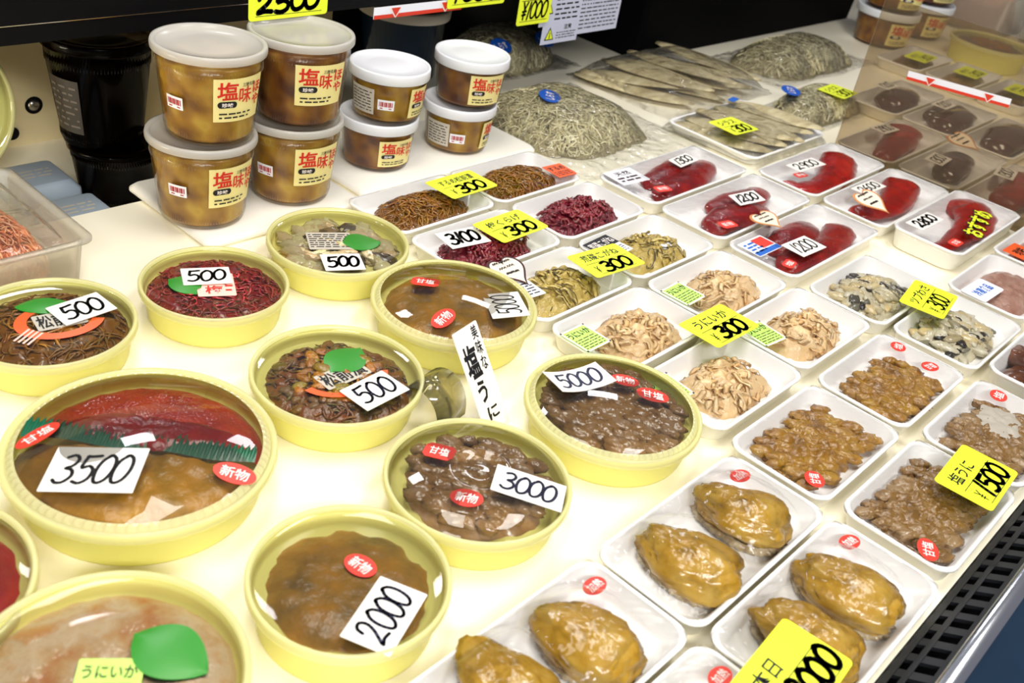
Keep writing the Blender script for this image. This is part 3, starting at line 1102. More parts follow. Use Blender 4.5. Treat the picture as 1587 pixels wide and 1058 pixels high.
FR = TRAY_H + .006
t = roe_pack('long foam tray of dark red roe marked 1300', 1.155, .656, 31, [([(-.075, -.024), (-.03, -.022), (.02, -.014), (.07, .000), (.10, .012)], [.012, .019, .021, .018, .010]), ([(-.055, .008), (-.01, .010), (.04, .016), (.075, .022)], [.013, .019, .020, .011])], 'roe_dark')
label_part(t, -.086, .022, TRAY_H + .003, -6, .052, .040, 'white_label', lambda m_: (put_text(m_, '天然', -.014, .003, .028, .011), rows(m_, -.020, .020, -.015, 0, 2, th=.5)), 'heart_edge', desc='white label with maroon print')
oval_sticker(t, '新物', -.088 + .012, -.030, FR - .001, -15, .0125, .0080, shape='hex')
t = roe_pack('long foam tray of dark red roe marked 1200 with a tan heart card at front', 1.151, .5505, 32, [([(-.085, -.014), (-.045, -.012), (0, -.018), (.045, -.016)], [.014, .022, .022, .010]), ([(-.04, .014), (.01, .012), (.06, .010), (.092, .018)], [.015, .020, .018, .012])], 'roe_dark')
oval_sticker(t, '新物', -.080, -.032, FR - .002, -12, .0130, .0085, shape='hex')
t = roe_pack('long foam tray of dark red roe marked 1200 with a photo label at one end', 1.147, .4455, 33, [([(-.090, -.018), (-.04, -.020), (.02, -.022), (.075, -.010), (.095, .004)], [.012, .020, .018, .019, .011]), ([(-.06, .014), (-.02, .012), (.03, .018), (.06, .030)], [.014, .022, .019, .010])], 'roe_dark')
o = label_part(t, -.088, .018, TRAY_H + .003, -1, .052, .034, 'white_label', lambda m_: rows(m_, -.022, .002, -.012, .012, 4, th=.5), 'blue_ink', desc='small photo label in blue and red')
mb = MB()
slab(mb, .024, .020, .0005, .0004, .0007, .0001, 2, .011, .004)
mb.build('picture', M['red'], o, False)
mb = MB()
slab(mb, .050, .008, .0005, .0004, .0007, .0001, 2, 0, -.012)
mb.build('blue_band', M['blue_ink'], o, False)
oval_sticker(t, '塩', -.100 + .004, -.028, FR - .003, 10, .0110, .0070, shape='hex')
t = roe_pack('long foam tray of red roe curved like a hook marked 2900', 1.397, .5535, 34, [([(-.086, .018), (-.088, -.008), (-.055, -.024), (-.005, -.022), (.040, -.004), (.082, .016)], [.011, .013, .016, .022, .025, .024])])
oval_sticker(t, '新物', -.074, .000, FR - .003, -10, .0120, .0070, shape='hex')
t = roe_pack('long foam tray of red roe under a heart card marked 2600', 1.396, .4485, 35, [([(-.090, .010), (-.06, -.006), (-.02, -.014), (.03, -.004), (.082, .014)], [.013, .018, .018, .022, .026])])
t = roe_pack('deep foam tray of red roe with yellow lettering marked 2800', 1.396, .3445, 36, [([(-.100, .008), (-.06, -.010), (-.005, -.012), (.045, -.010), (.082, .010), (.060, .026)], [.007, .010, .016, .024, .027, .022])], h=.030)
oval_sticker(t, '甘塩', -.094, -.030, .034, 0, .0120, .0075, shape='hex')
RW = MB()
put_text(RW, 'おすすめ', -.054, -.015, .108, .030, .0, .085)
o = RW.build('yellow_lettering', M['ink'], t, False, (-.006, -.026, .0375), (0, 0, R(12)))
o['label'] = 'black edged yellow lettering'
RW = MB()
put_text(RW, 'おすすめ', -.052, -.013, .104, .026, .0006, .03)
RW.build('letter_fill', M['yellow'], o, False)

# beyond the divider
t = roe_pack('long foam tray of red roe just behind the clear divider', 1.643, .553, 37, [([(-.085, -.020), (-.03, -.012), (.03, .000), (.085, .014)], [.014, .020, .024, .026])])
t = roe_pack('foam tray of purple roe with a heart card behind the divider', 1.643, .448, 38, [([(-.060, -.010), (0, .000), (.05, .008), (.085, .02)], [.018, .024, .022, .010])], 'purple_food')
t = roe_pack('foam tray of red roe behind the divider at right edge', 1.643, .343, 39, [([(-.08, .00), (-.03, -.006), (.03, .002), (.085, .014)], [.018, .026, .026, .022])])
t = roe_pack('foam tray of brown-red roe farther along, with a plain card at its left', 1.890, .658, 40, [([(-.060, -.006), (0, -.004), (.06, .004)], [.024, .030, .022])], 'purple_food')
t = roe_pack('foam tray of dark lumpy roe behind the divider', 1.890, .553, 41, [([(-.070, -.006), (-.01, -.008), (.06, -.004)], [.022, .028, .022]), ([(-.03, .018), (.03, .020), (.09, .012)], [.020, .024, .018])], 'purple_food')
t = roe_pack('foam tray of purple roe at the far right edge', 1.890, .448, 42, [([(-.080, -.006), (0, .000), (.08, .006)], [.022, .032, .024])], 'purple_food')
t = pack('foam tray with a small yellow card, farthest of the right column', 2.215, .765, .20, .10, seed=43)
put(t, lambda m_: bed(m_, .070, .036, .016, seed=3), 'marinated_shreds', 'brown_squid')
t = pack('foam tray with a small yellow card, middle one beyond the striped strip', 2.215, .655, .20, .10, seed=44)
put(t, lambda m_: bed(m_, .070, .036, .016, seed=4), 'marinated_shreds', 'uni_dark')
t = pack('foam tray with a small yellow card at the right picture edge', 2.215, .545, .20, .10, seed=45)
put(t, lambda m_: bed(m_, .070, .036, .016, seed=5), 'marinated_shreds', 'brown_squid')


# ------------------------------------------------------------------ round tubs
GB = 'round yellow tubs with clear lids'


def tub(label, X, Y, r, h=.035, dome=0.0, knurl=True, seed=0, ring=False):
    t = thing('round_tub', label, 'tub', (X, Y, .0004), R(seed * 37 % 360) * 0, GB)
    mb = MB()
    mb.lathe([(r * .84, 0), (r * .87, .001), (r * .885, .004), (r * .94, h - .010), (r * .955, h - .0085), (r * .985, h - .0075), (r * .99, h - .0045),
              (r * .97, h - .003), (r * .935, h - .004), (r * .925, h - .008), (r * .915, h - .012), (r * .895, h - .0135), (r * .4, h - .0138), (r * .02, h - .0138)], 72, cap0=True, cap1=True)
    mb.build('bowl', M['bowl'], t)
    # lid: rolled rim, channel, then flat film or dome
    rim = MB()
    n = 144
    def kn(a, z):
        return 1
    rim.lathe([(r * .99, h - .008), (r, h - .006), (r * 1.0, h - .001), (r * .99, h + .0005), (r * .965, h + .0008), (r * .95, h - .0003), (r * .94, h - .002)], n)
    rim.build('lid_rim', M['lid_ring'], t)
    lid = MB()
    if dome:
        prof = [(r * .94, h - .002)]
        ks = 9
        prof += [(r * .93, h - .0018), (r * .875, h + .0012)]
        for i in range(1, ks + 1):
            q = i / ks
            prof.append((r * .875 * (1 - q) + .0008, h + .0012 + dome * math.sin(q * PI / 2)))
        if ring:
            prof = prof[:3] + [(r * .80, h + .002 + dome * .35), (r * .5, h + dome * .8), (r * .34, h + dome), (r * .30, h + dome * 1.1), (r * .27, h + dome * .7), (r * .1, h + dome * .6), (.0008, h + dome * .75)]
        def mod(a, z):
            return 1
        lid.lathe(prof, n, cap1=True)
        lo = lid.build('lid', M['lid'], t)
        if knurl:
            kb = MB()
            rg = []
            for (rr, zz, am) in ((.945, h - .0016, .0), (.93, h - .0006, .010), (.905, h + .0012, .010), (.885, h + .0020, 0)):
                rg.append([(r * rr * math.cos(2 * PI * k / 240), r * rr * math.sin(2 * PI * k / 240), zz + (am * .10 if k % 3 == 0 else 0)) for k in range(240)])
            kb.loft(rg)
            kb.build('knurled_band', M['lid_ring'], lo, False)
    else:
        lid.lathe([(r * .94, h - .002), (r * .90, h - .0036), (r * .6, h - .0030), (r * .3, h - .0030), (.0008, h - .0028)], 72, cap1=True)
        lid.build('lid', M['lid'], t)
    return t


def round_food(t, fn, name, mat, kind=None):
    return put(t, fn, name, mat, kind)


# 3500: red roe and amber urchin split by a serrated green leaf
RH, HH = .0955, .040
t = tub('largest tub, half red roe and half amber urchin, carrying the 3500 card', .289, .533, RH, HH, .014, True, 1)
zb = HH - .0137
SPL = -47      # direction of the divider
a0 = R(SPL)


def half(mb, side, h, seed, lump):
    rings = []
    for i in range(21):
        q = 1 - i / 20
        ring = []
        for j in range(41):
            a = a0 + (PI * j / 40 if side > 0 else -PI * j / 40)
            rr = RH * .885 * (1 + .015 * nz3(math.cos(a) * 4, math.sin(a) * 4, seed, 1))
            cx, cy = -math.sin(a0) * .006 * side * 0, 0
            off = Vector((-math.sin(a0), math.cos(a0))) * (.003 if side > 0 else -.012)
            x = rr * q * math.cos(a)
            y = rr * q * math.sin(a)
            fx = x + off.x * (1 - abs(math.sin(a - a0)) * q)
            fy = y + off.y * (1 - abs(math.sin(a - a0)) * q)
            k = min(1, (1 - q) * 8)
            ring.append((fx, fy, zb + h * (1 - q ** 5) + k * lump * nz3(fx + seed, fy, 2, 80)))
        rings.append(ring if side > 0 else ring[::-1])
    mb.loft(rings, False)
    return mb


put(t, lambda m_: half(m_, 1, .017, 3, .003), 'red_roe', 'roe_orange')['label'] = 'orange-red half of the filling'
put(t, lambda m_: half(m_, -1, .016, 9, .004), 'urchin_paste', 'uni_paste')['label'] = 'amber half of the filling'
# red darker roe mass near the divider
put(t, lambda m_: mound(m_, .060, .018, .004, 2.2, .2, (90, .002), 6, 12, 60), 'dark_roe', 'roe_dark', None, (.016 * -math.sin(a0) * .6, .016 * math.cos(a0) * .6, zb + .0165), SPL)
lf = MB()
pts_t, pts_b = [], []
for i in range(73):
    q = -.082 + .164 * i / 72
    zz = HH - .001 + .003 * math.cos(q * 20)
    sz = .0055 if i % 2 else .0
    pts_b.append((q, -.010 + .0015 * math.sin(q * 90), zb + .0165))
    pts_t.append((q, .000 + (.007 if i % 2 else 0) + .0015 * math.sin(q * 70), zb + .0205))
lf.loft([pts_b, pts_t], False)
lf.build('leaf_divider', M['leaf_teal'], t, False, (0, 0, 0), (0, 0, a0))['label'] = 'dark green serrated plastic divider'
oval_sticker(t, '甘塩', -.056, .042, HH + .0062, 2, .0165, .0085, (-12, -12))
oval_sticker(t, '新物', .030, -.070, HH + .0052, -50, .0155, .0085, (12, 10))
tp = MB()
tp.box(-.075, .075, -.0035, .0035, 0, .0002)
tp.v = [(x, y, z + HH + .0152 - .011 * (abs(x) / .078) ** 2.2) for x, y, z in [(-.078 + .156 * i / 24, s * .0035, zz) for i in range(25) for s in (-1, 1) for zz in (0,)]]
tp.f = [(2 * i, 2 * i + 1, 2 * i + 3, 2 * i + 2)[::-1] for i in range(24)]
tp.build('sealing_tape', M['film_taut'], t, True, (0, 0, 0), (0, 0, R(-62)))

# 3000
RA, HA = .0725, .036
t = tub('dome tub of brown sea urchin carrying the 3000 card', .467, .363, RA, HA, .008, False, 2, ring=True)
put(t, lambda m_: tongues(mound(m_, RA * .76, RA * .76, .012, 2, .08, (80, .003), 2, z0=HA - .0137), RA * .70, RA * .70, .0085, 5, HA - .0085, 11, 10, .5, .10, True), 'urchin_roe', 'uni_grey')
oval_sticker(t, '甘塩', -.010, .034, HA + .0063, -62, .0120, .0095, (-4, -4), shape='hex')
oval_sticker(t, '新物', -.030, -.016, HA + .0063, -60, .0125, .0090, (3, -5))

# 5000, curled card
RB, HB = .0785, .036
t = tub('dome tub of brown sea urchin with the curled 5000 card', .631, .359, RB, HB, .010, True, 3)
put(t, lambda m_: tongues(mound(m_, RB * .82, RB * .82, .013, 2, .06, (80, .003), 4, z0=HB - .0137), RB * .76, RB * .76, .0085, 8, HB - .0085, 12, 11, .3, .10, True), 'urchin_roe', 'uni_grey')
oval_sticker(t, '甘塩', .030, -.018, HB + .0080, -48, .0150, .0085, (6, 6))
oval_sticker(t, '新物', .026, .010, HB + .0088, -45, .0130, .0085, (0, 5))

# 5000, upright card
RC, HC = .0810, .038
t = tub('dome tub of smooth amber paste with the 5000 card turned sideways', .630, .557, RC, HC, .012, True, 4)
put(t, lambda m_: mound(m_, RC * .84, RC * .84, .016, 2, .04, (50, .003), 12, z0=HC - .0137, edge=.2), 'urchin_paste', 'uni_paste')
oval_sticker(t, '甘塩', -.014, .029, HC + .0105, -52, .0135, .0100, (-8, -4), shape='hex')
oval_sticker(t, '新物', -.042, -.026, HC + .0082, 10, .0145, .0090, (8, -12))

# 2000
RI, HI = .0670, .040
t = tub('tub of smooth amber urchin carrying the 2000 card', .325, .342, RI, HI, 0, False, 5)
put(t, lambda m_: mound(m_, RI * .80, RI * .80, .0098, 2, .08, (60, .0014), 15, z0=HI - .0137, edge=.2), 'urchin_paste', 'uni_paste')
oval_sticker(t, '新物', .012, .004, HI - .0022, -80, .0120, .0090)

# flat-lidded 500 tubs
RD = .0732
t = tub('flat-lidded 500 tub of dark mixed seaweed with an orange label', .465, .529, RD, .036, 0, False, 6)
put(t, lambda m_: pieces(strands(mound(m_, RD * .82, RD * .82, .0095, 2, .10, (70, .005), 21, z0=.0224), 240, RD * .82, RD * .82, .0095, .024, .0014, 1.3, 2, 22, .5, .0222), 80, RD * .78, RD * .78, .0095, .0048, 2, 23, .0224), 'seaweed_mix', 'mixed')
leaf(t, .018, .012, .0338, 20, .050, .020)
o = label_part(t, .002, -.004, .0346, 0, .046, .022, 'grey_label', lambda m_: put_text(m_, '松前漬', -.021, -.009, .042, .018, bold=.02), 'ink', desc='label with heavy black characters')
mb = MB()
mb.loft([[(.040 * math.cos(R(a)) * s, .030 * math.sin(R(a)) * s, z) for a in range(195, 346, 10)] for s, z in ((1.0, .0002), (.82, .0004))], False)
mb.build('orange_arc', M['orange'], o, False, None, (0, 0, R(-12)))
RE = .0678
t = tub('flat-lidded 500 tub of plum-red shreds', .462, .706, RE, .036, 0, False, 7)
put(t, lambda m_: strands(mound(m_, RE * .90, RE * .90, .0095, 2, .05, (70, .004), 31, z0=.0224), 420, RE * .90, RE * .90, .0095, .020, .0014, 1.3, 2, 32, .6, .0222), 'plum_shreds', 'ume_red')
leaf(t, -.022, .008, .0338, -60, .042, .018)
label_part(t, -.002, -.004, .0346, -28, .034, .040, 'pink_paper', lambda m_: (put_text(m_, '梅', -.010, -.016, .016, .014, bold=.02), rows(m_, .008, .015, -.014, .016, 4)), 'ink_red', desc='pink slip with red characters')
RF = .0732
t = tub('flat-lidded 500 tub of pale pickles in yellow brine', .613, .713, RF, .036, 0, False, 8)
put(t, lambda m_: mound(m_, RF * .90, RF * .90, .0080, 2, .02, (40, .001), 41, z0=.018, edge=.12), 'brine', 'brine')
put(t, lambda m_: pieces(m_, 115, RF * .82, RF * .82, .0070, .0080, 2, 43, .0212, 1.7, .45), 'pickle_pieces', 'kimchi')
leaf(t, .018, -.014, .0338, -20, .044, .020)
label_part(t, -.008, .004, .0346, -30, .046, .036, 'grey_label', lambda m_: rows(m_, -.021, .021, -.015, .015, 7), 'ink', desc='grey see-through label of fine print')
RG = .0700
t = tub('flat-lidded 500 tub of amber shreds at left edge, orange label', .313, .722, RG, .036, 0, False, 9)
put(t, lambda m_: strands(mound(m_, RG * .89, RG * .89, .0095, 2, .05, (60, .004), 51, z0=.0224), 300, RG * .89, RG * .89, .0095, .034, .0013, 1.4, 2, 52, .5, .0222), 'kelp_shreds', 'matsumae')
leaf(t, .010, .022, .0338, -30, .052, .014)
o = label_part(t, .008, -.002, .0346, -10, .040, .024, 'grey_label', lambda m_: put_text(m_, '松前漬', -.018, -.010, .036, .020, bold=.02), 'ink', desc='label with heavy black characters')
mb = MB()
mb.loft([[(.036 * math.cos(R(a)) * s, .028 * math.sin(R(a)) * s, z) for a in range(20, 341, 10)] for s, z in ((1.0, -.0004), (.72, .0003))], False)
mb.build('orange_arc', M['orange'], o, False)
mb = MB()
for k in range(4):
    mb.box(-.006 + k * .004, -.0042 + k * .004, -.010, .010, 0, .0003)
mb.build('bar_marks', M['pink_paper'], o, False, (-.030, -.016, .0002), (0, 0, R(-50)))

# bottom left: squid tub, and red one at the left edge
RJ = .0800
t = tub('tub of pale orange squid strips with a green leaf, bottom left corner', .170, .368, RJ, .040, 0, False, 10)
put(t, lambda m_: mound(m_, RJ * .89, RJ * .89, .0092, 2, .03, (55, .0014), 61, 34, 140, z0=.0265, edge=.12), 'squid_strips', 'squid_mush')
leaf(t, .036, -.008, .0384, -70, .052, .022)
label_part(t, -.002, -.006, .0390, -39, .036, .036, 'green_label', lambda m_: (put_text(m_, 'うにいか', -.015, .004, .030, .009), rows(m_, -.015, .015, -.016, .002, 5, th=.25)), 'ink', desc='green label with black print')
t = tub('tub of dark red roe cut off by the left picture edge', .112, .505, .078, .036, .008, False, 11)
put(t, lambda m_: mound(m_, .066, .066, .015, 2, .04, (60, .003), 71, z0=.0224), 'red_roe', 'roe')

# ------------------------------------------------------------------ white price cards
white_card('white 3500 card on the largest dome lid', '3500', .244, .516, HH + .0105, -46, .063, .043, tilt=(4, -7))
white_card('white 500 card on the lid of plum-red shreds', '500', .460, .717, .0368, -26, .044, .030, pen=.0013)
white_card('white 500 card on the lid of pale pickles', '500', .586, .673, .0368, -27, .040, .032, pen=.0016)
white_card('white 500 card on the lid at the left picture edge', '500', .342, .723, .0372, 3, .047, .033)
white_card('white 500 card on the lid of dark mixed seaweed', '500', .473, .491, .0368, 3, .048, .034, 'ink_blue', pen=.0012)
white_card('white 5000 card turned sideways on a dome lid', '5000', .658, .517, HC + .0072, 54, .056, .036, tilt=(-8, 8), pen=.0009)
white_card('white curled 5000 card taped to a dome lid', '5000', .622, .394, HB + .0085, -18, .056, .034, 'ink_blue', tilt=(-5, 0), curl=.004, pen=.0012)
white_card('white 3000 card on a dome lid with centre ring', '3000', .482, .326, HA + .0072, -57, .055, .029, 'ink_blue', tilt=(2, 6), pen=.0012)
white_card('white 2000 card on a lid at the bottom', '2000', .321, .303, HI - .0004, 23, .056, .034, 'ink_blue', pen=.0012)
white_card('white 3100 card on the dark plum-red shreds', '3100', .743, .659, FZ + .0055, -10, .052, .036, pen=.0019)
white_card('white 1200 card laid flat over the front row of dark red roe', '1200', 1.103, .428, FR + .0015, -3, .053, .033, pen=.0011)
white_card('white 1200 card on the roe beside the tan heart', '1200', 1.158, .545, FR + .003, -10, .050, .024, tilt=(8, 0), pen=.0014)
white_card('white 1300 card at the back of a dark red roe tray', '1300', 1.187, .668, FR + .001, 4, .048, .022, tilt=(6, 0), pen=.0012)
white_card('white 2900 card inside the hook of red roe', '2900', 1.360, .566, FR + .0005, -4, .070, .026, pen=.0012)
white_card('white 2600 card next to a tilted heart card', '2600', 1.375, .472, FR + .001, -2, .064, .024, pen=.0012)
white_card('white 2800 card on the deep tray of red roe', '2800', 1.317, .365, .0385, -2, .066, .025, pen=.0018)
for (lb, tx, x_, y_, zz, an) in (('small pale card on red roe directly behind the divider', '2900', 1.645, .575, FR + .004, -4),
                                 ('small pale card beside a heart behind the divider', '1300', 1.600, .462, FR + .004, 4),
                                 ('small pale card on dark lumpy roe behind the divider', '1200', 1.872, .568, .041, 0),
                                 ('small pale card at the right picture edge behind the divider', '1300', 1.650, .372, FR + .007, 10),
                                 ('small pale card on the farthest brown-red roe', '1200', 1.850, .672, .044, 0)):
    white_card(lb, tx, x_, y_, zz, an, .050, .030, pen=.0012)

# ------------------------------------------------------------------ yellow price cards
yellow_card('yellow 300 card over the brown shredded kelp trays', 'するめ松前漬', '300', .8555 - .024, .752, .0345, 1, stand=True)
yellow_card('yellow 300 card over the plum-red trays, right of 3100', '梅くらげ', '300', .8045, .645, .0345, 1, stand=False)
yellow_card('yellow 300 card over the olive seaweed trays', '荒磯こがね', '300', .8555 - .016, .533, .0345, -6)
yellow_card('yellow 300 card hovering where four squid trays meet', 'うにいか', '300', .832, .379, .0365, -1, pen=.0022)
yellow_card('yellow 300 card between the two whelk trays', 'ツブわさ', '300', 1.109, .2695, .0350, 9, .074, .051, pen=.0014, pw=.46)
yellow_card('yellow 1500 card on sea urchin by the grille', '塩うに', '1500', .822, .103, .0350, 3, .077, .051, pen=.0019, pw=.62, base_z=.0232)
yellow_card('yellow card on oysters at the bottom edge, ending in 000', '本日', '3000', .484, .101, .0480, 4, .080, .051, pen=.0021, pw=.66, stand=False)


# ------------------------------------------------------------------ hearts and the standing sign
def heart(label, x, y, z, ang, wd, ht, edge, tilt=(0, 0)):
    t = thing('heart_card', label, 'heart card', (x, y, z), R(ang), 'heart-shaped cards')
    t.rotation_euler = (R(tilt[0]), R(tilt[1]), R(ang))

    def ring(s, zz):
        out = []
        for k in range(48):
            a = 2 * PI * k / 48
            hx = math.sin(a) ** 3
            hy = (13 * math.cos(a) - 5 * math.cos(2 * a) - 2 * math.cos(3 * a) - math.cos(4 * a)) / 16
            out.append((hx * wd / 2 * s, hy * ht / 2 * s, zz))
        return out[::-1]
    MB().loft([ring(1, 0), ring(1, .0007)], True, True, True).build('border', M[edge], t, False)
    MB().loft([ring(.86, .0006), ring(.86, .0010)], True, True, True).build('paper', M['heart'], t, False)
    mb = MB()
    for i, yy in enumerate((.18, .02, -.16)):
        hand(mb, '~~~' if i != 1 else '~~', -wd * (.28 - .03 * i), ht * yy, ht * .13, wd * (.56 - .08 * i), .0005, .0013)
    mb.build('writing', M['ink'], t, False)
    return t


heart('maroon-edged heart card leaning on the olive seaweed tray', .738, .583, FZ + .004, -6, .042, .060, 'heart_edge', (3, -4))
heart('tan-edged heart card between the two 1200 roe trays', 1.114, .490, FZ + .012, -2, .048, .044, 'heart_edge_tan', (4, 0))
heart('tan-edged heart card tilted on the 2600 roe tray', 1.303, .438, FR + .012, -14, .036, .062, 'heart_edge_tan', (6, -14))
heart('pale heart card on purple roe behind the divider', 1.690, .462, FR + .018, -14, .040, .064, 'heart_edge_tan', (6, -14))

t = thing('standing_sign', 'tall white upright sign with vertical black writing among the tubs', 'sign', (.560, .424, .0006), R(10))
SH, SW, LEAN = .095, .035, R(32)
q = bpy.data.objects.new('sign_card', None)
mb = MB()
slab(mb, SW, SH, .0015, 0, .0008, .0001, 3)
mb.v = [(x, y + SH / 2, z) for x, y, z in mb.v]
sc = mb.build('sign_card', M['card'], t, False, (0, 0, 0), (R(90) - LEAN, 0, 0))
mb = MB()
put_text(mb, '塩', -.0140, .050, .018, .030, .0011, .03)
put_text(mb, 'う', -.010, .027, .012, .020, .0011, .03)
put_text(mb, 'に', -.007, .010, .015, .012, .0011, .03)
put_text(mb, '美味な', .0060, .052, .0080, .042, .0011, .015, vertical=True)
mb.build('writing', M['ink'], sc, False)
mb = MB()
rings = []
for i in range(17):
    a = PI * i / 16
    yy, zz = .056 - .026 * math.cos(a) * .9, .036 * math.sin(a) ** .8
    rings.append([(-.046, yy, zz), (-.004, yy, zz), (-.004, yy * .98 + .001, zz * .96), (-.046, yy * .98 + .001, zz * .96)])
mb.loft(rings, True, True, True)
mb.build('holder', M['holder'], t)['label'] = 'bent see-through olive holder'


# ------------------------------------------------------------------ cups
def cup(label, X, Y, z, rb, rtp, h, lid='milky', food='hoya', th=None, stick=None, grey=None, group='stacked cups of sea squirt', lab_z=(.30, .78), fill=.84, lab_w=66):
    t = thing('plastic_cup', label, 'cup', (X, Y, z), 0, group)
    rad = lambda q: rb + (rtp - rb) * q
    n = 72
    mb = MB()
    rib = lambda a, zz: 1
    mb.lathe([(rb * .86, 0.0008), (rb * .90, 0), (rad(0) - .001, .0012), (rad(.05), h * .05), (rad(.9), h * .9), (rtp * 1.01, h * .905), (rtp * 1.01, h * .93)], n, cap0=True)
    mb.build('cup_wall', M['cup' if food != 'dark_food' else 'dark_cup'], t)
    fd = MB()
    fd.lathe([(rb * .3, .003), (rb * .9, .003), (rad(.06) - .0014, h * .07)] + [(rad(q / 10 * fill) - .0014 - .0006 * (q % 2), h * q / 10 * fill) for q in range(1, 11)] + [(rad(fill) * .7, h * (fill + .02)), (.0008, h * (fill + .03))], n, cap0=True, cap1=True,
             mod=lambda a, zz: 1 - .012 * abs(math.sin(a * 4 + zz * 60)))
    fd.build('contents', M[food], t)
    for zz, k in ((h * .115, 100), (h * .80, 100)):
        rb_ = MB()
        for j in range(k):
            a = 2 * PI * j / k
            r0 = rad(zz / h) + .0003
            rb_.tube([(r0 * math.cos(a), r0 * math.sin(a), zz - h * .035), (r0 * math.cos(a), r0 * math.sin(a), zz + h * .035)], .0004, 3)
        rb_.build('moulded_ribs', M['cup' if food != 'dark_food' else 'dark_cup'], t)
    ld = MB()
    R0 = rtp * 1.045
    if lid == 'milky':
        ld.lathe([(R0 * .99, h * .915), (R0, h * .925), (R0 * 1.004, h * .965), (R0 * .995, h * .985), (R0 * .985, h), (R0 * .93, h), (R0 * .90, h * .985), (R0 * .88, h * .962), (R0 * .5, h * .960), (.0008, h * .962)], n, cap1=True)
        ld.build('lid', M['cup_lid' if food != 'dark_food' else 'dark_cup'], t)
    else:
        ld.lathe([(R0 * .99, h * .80), (R0 * 1.0, h * .81), (R0 * 1.0, h * .97), (R0 * .985, h), (R0 * .95, h), (R0 * .93, h * .985), (R0 * .91, h * .955), (R0 * .5, h * .955), (.0008, h * .957)], n, cap1=True)
        ld.build('lid', M['white_lid'], t)

    def wrap(mbx, thc, zc, lift):
        vv = []
        for x, y, zz in mbx.v:
            q = (zc + y) / h
            r = rad(q) + .0007 + lift
            a = thc + x / rad(.5)
            vv.append((r * math.cos(a), r * math.sin(a), zc + y))
        mbx.v = vv
        return mbx

    def grid(wd, ht, nx=14):
        g_ = MB()
        g_.loft([[(-wd / 2 + wd * i / nx, -ht / 2, 0), (-wd / 2 + wd * i / nx, ht / 2, 0)] for i in range(nx + 1)], False)
        return g_

    if th is not None:
        wd, z0, z1 = R(lab_w) * rad(.5), h * lab_z[0], h * lab_z[1]
        zc, ht = (z0 + z1) / 2, z1 - z0
        lb = wrap(grid(wd, ht), R(th), zc, 0).build('label', M['cream_label'], t)
        lb['label'] = 'cream label with red and black characters'
        tb = MB()
        put_text(tb, '塩', -wd * .44, ht * .02, wd * .36, ht * .42, 0, .018)
        put_text(tb, '味', -wd * .06, -ht * .08, wd * .26, ht * .38, 0, .012)
        put_text(tb, 'ほや', wd * .24, -ht * .20, wd * .20, ht * .58, 0, .02, vertical=True)
        wrap(tb, R(th), zc, .0010).build('red_print', M['ink_red'], lb, False)
        tb = MB()
        slab(tb, wd * .34, ht * .15, ht * .07, 0, .0001, 0, 4, -wd * .26, -ht * .09)
        put_text(tb, '三陸名産', 0, ht * .30, wd * .26, ht * .09, 0)
        rows(tb, -wd * .40, wd * .22, -ht * .44, -ht * .26, 2, th=.4)
        wrap(tb, R(th), zc, .0009).build('black_print', M['ink'], lb, False)
        tb = MB()
        put_text(tb, '珍味', -wd * .36, -ht * .14, wd * .2, ht * .10, 0, .02)
        wrap(tb, R(th), zc, .0013).build('white_print', M['ink_white'], lb, False)
    if stick is not None:
        wd, ht = .020, .013
        st = wrap(grid(wd, ht, 6), R(stick[0]), stick[1] * h, .0002).build('barcode_sticker', M['white_label'], t)
        tb = MB()
        for k in range(11):
            tb.box(-.008 + k * .0015, -.0073 + k * .0015 + .0003 * (k % 3), -.002, .004, 0, .0001)
        tb.box(-.007, .007, -.0048, -.0036, 0, .0001)
        wrap(tb, R(stick[0]), stick[1] * h, .0006).build('bars', M['ink_red'], st, False)
    if grey is not None:
        wd, ht = R(46) * rad(.5), h * .50
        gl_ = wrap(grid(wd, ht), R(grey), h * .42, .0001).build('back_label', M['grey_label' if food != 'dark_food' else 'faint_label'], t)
        tb = MB()
        rows(tb, -wd * .42, wd * .42, -ht * .42, ht * .42, 7, th=.3, seed=3)
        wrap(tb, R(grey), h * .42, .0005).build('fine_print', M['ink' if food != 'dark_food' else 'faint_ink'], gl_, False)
    return t


CZ = .0100
cup('tall amber cup at the foot of the left stack, milky lid under another cup', .556, .874, CZ, .044, .0545, .095, th=-82, stick=(-152, .48))
cup('tall amber cup on top of the left stack, lid in the open', .562, .869, CZ + .0954, .044, .0545, .095, food='hoya', th=-86, stick=(-165, .45))
cup('tall amber cup at the foot of the stack behind the yellow 2500 card', .672, .874, CZ, .044, .0545, .095, th=-90, stick=(-162, .45))
cup('tall amber cup on top of its stack, carrying the yellow 2500 card', .674, .868, CZ + .0954, .044, .0545, .095, food='hoya_dark', th=-100)
cup('small white-lidded cup with an amber label in front, foot of its stack', .822, .897, CZ, .041, .0475, .064, 'white', 'hoya_dark', th=-95, lab_z=(.14, .68), fill=.8)
cup('small white-lidded cup turned sideways on top of the stack next to the tall cups', .827, .891, CZ + .0644, .041, .0475, .064, 'white', 'hoya', th=-62, stick=(-134, .40), grey=-176, lab_z=(.14, .72), fill=.8)
cup('small white-lidded cup showing its bar sticker, foot of the stack near the whitebait', .957, .889, CZ, .041, .0475, .064, 'white', 'hoya', th=-55, stick=(-134, .38), grey=-172, lab_z=(.14, .72), fill=.8)
cup('small white-lidded cup with a dark filling on top of the stack near the whitebait', .963, .884, CZ + .0644, .041, .0475, .064, 'white', 'hoya_dark', th=-102, lab_z=(.12, .74), fill=.8)
cup('dark cup under another dark cup in the shaded corner', .560, 1.062, -.0495, .043, .052, .070, 'milky', 'dark_food', group='dark cups in the corner')
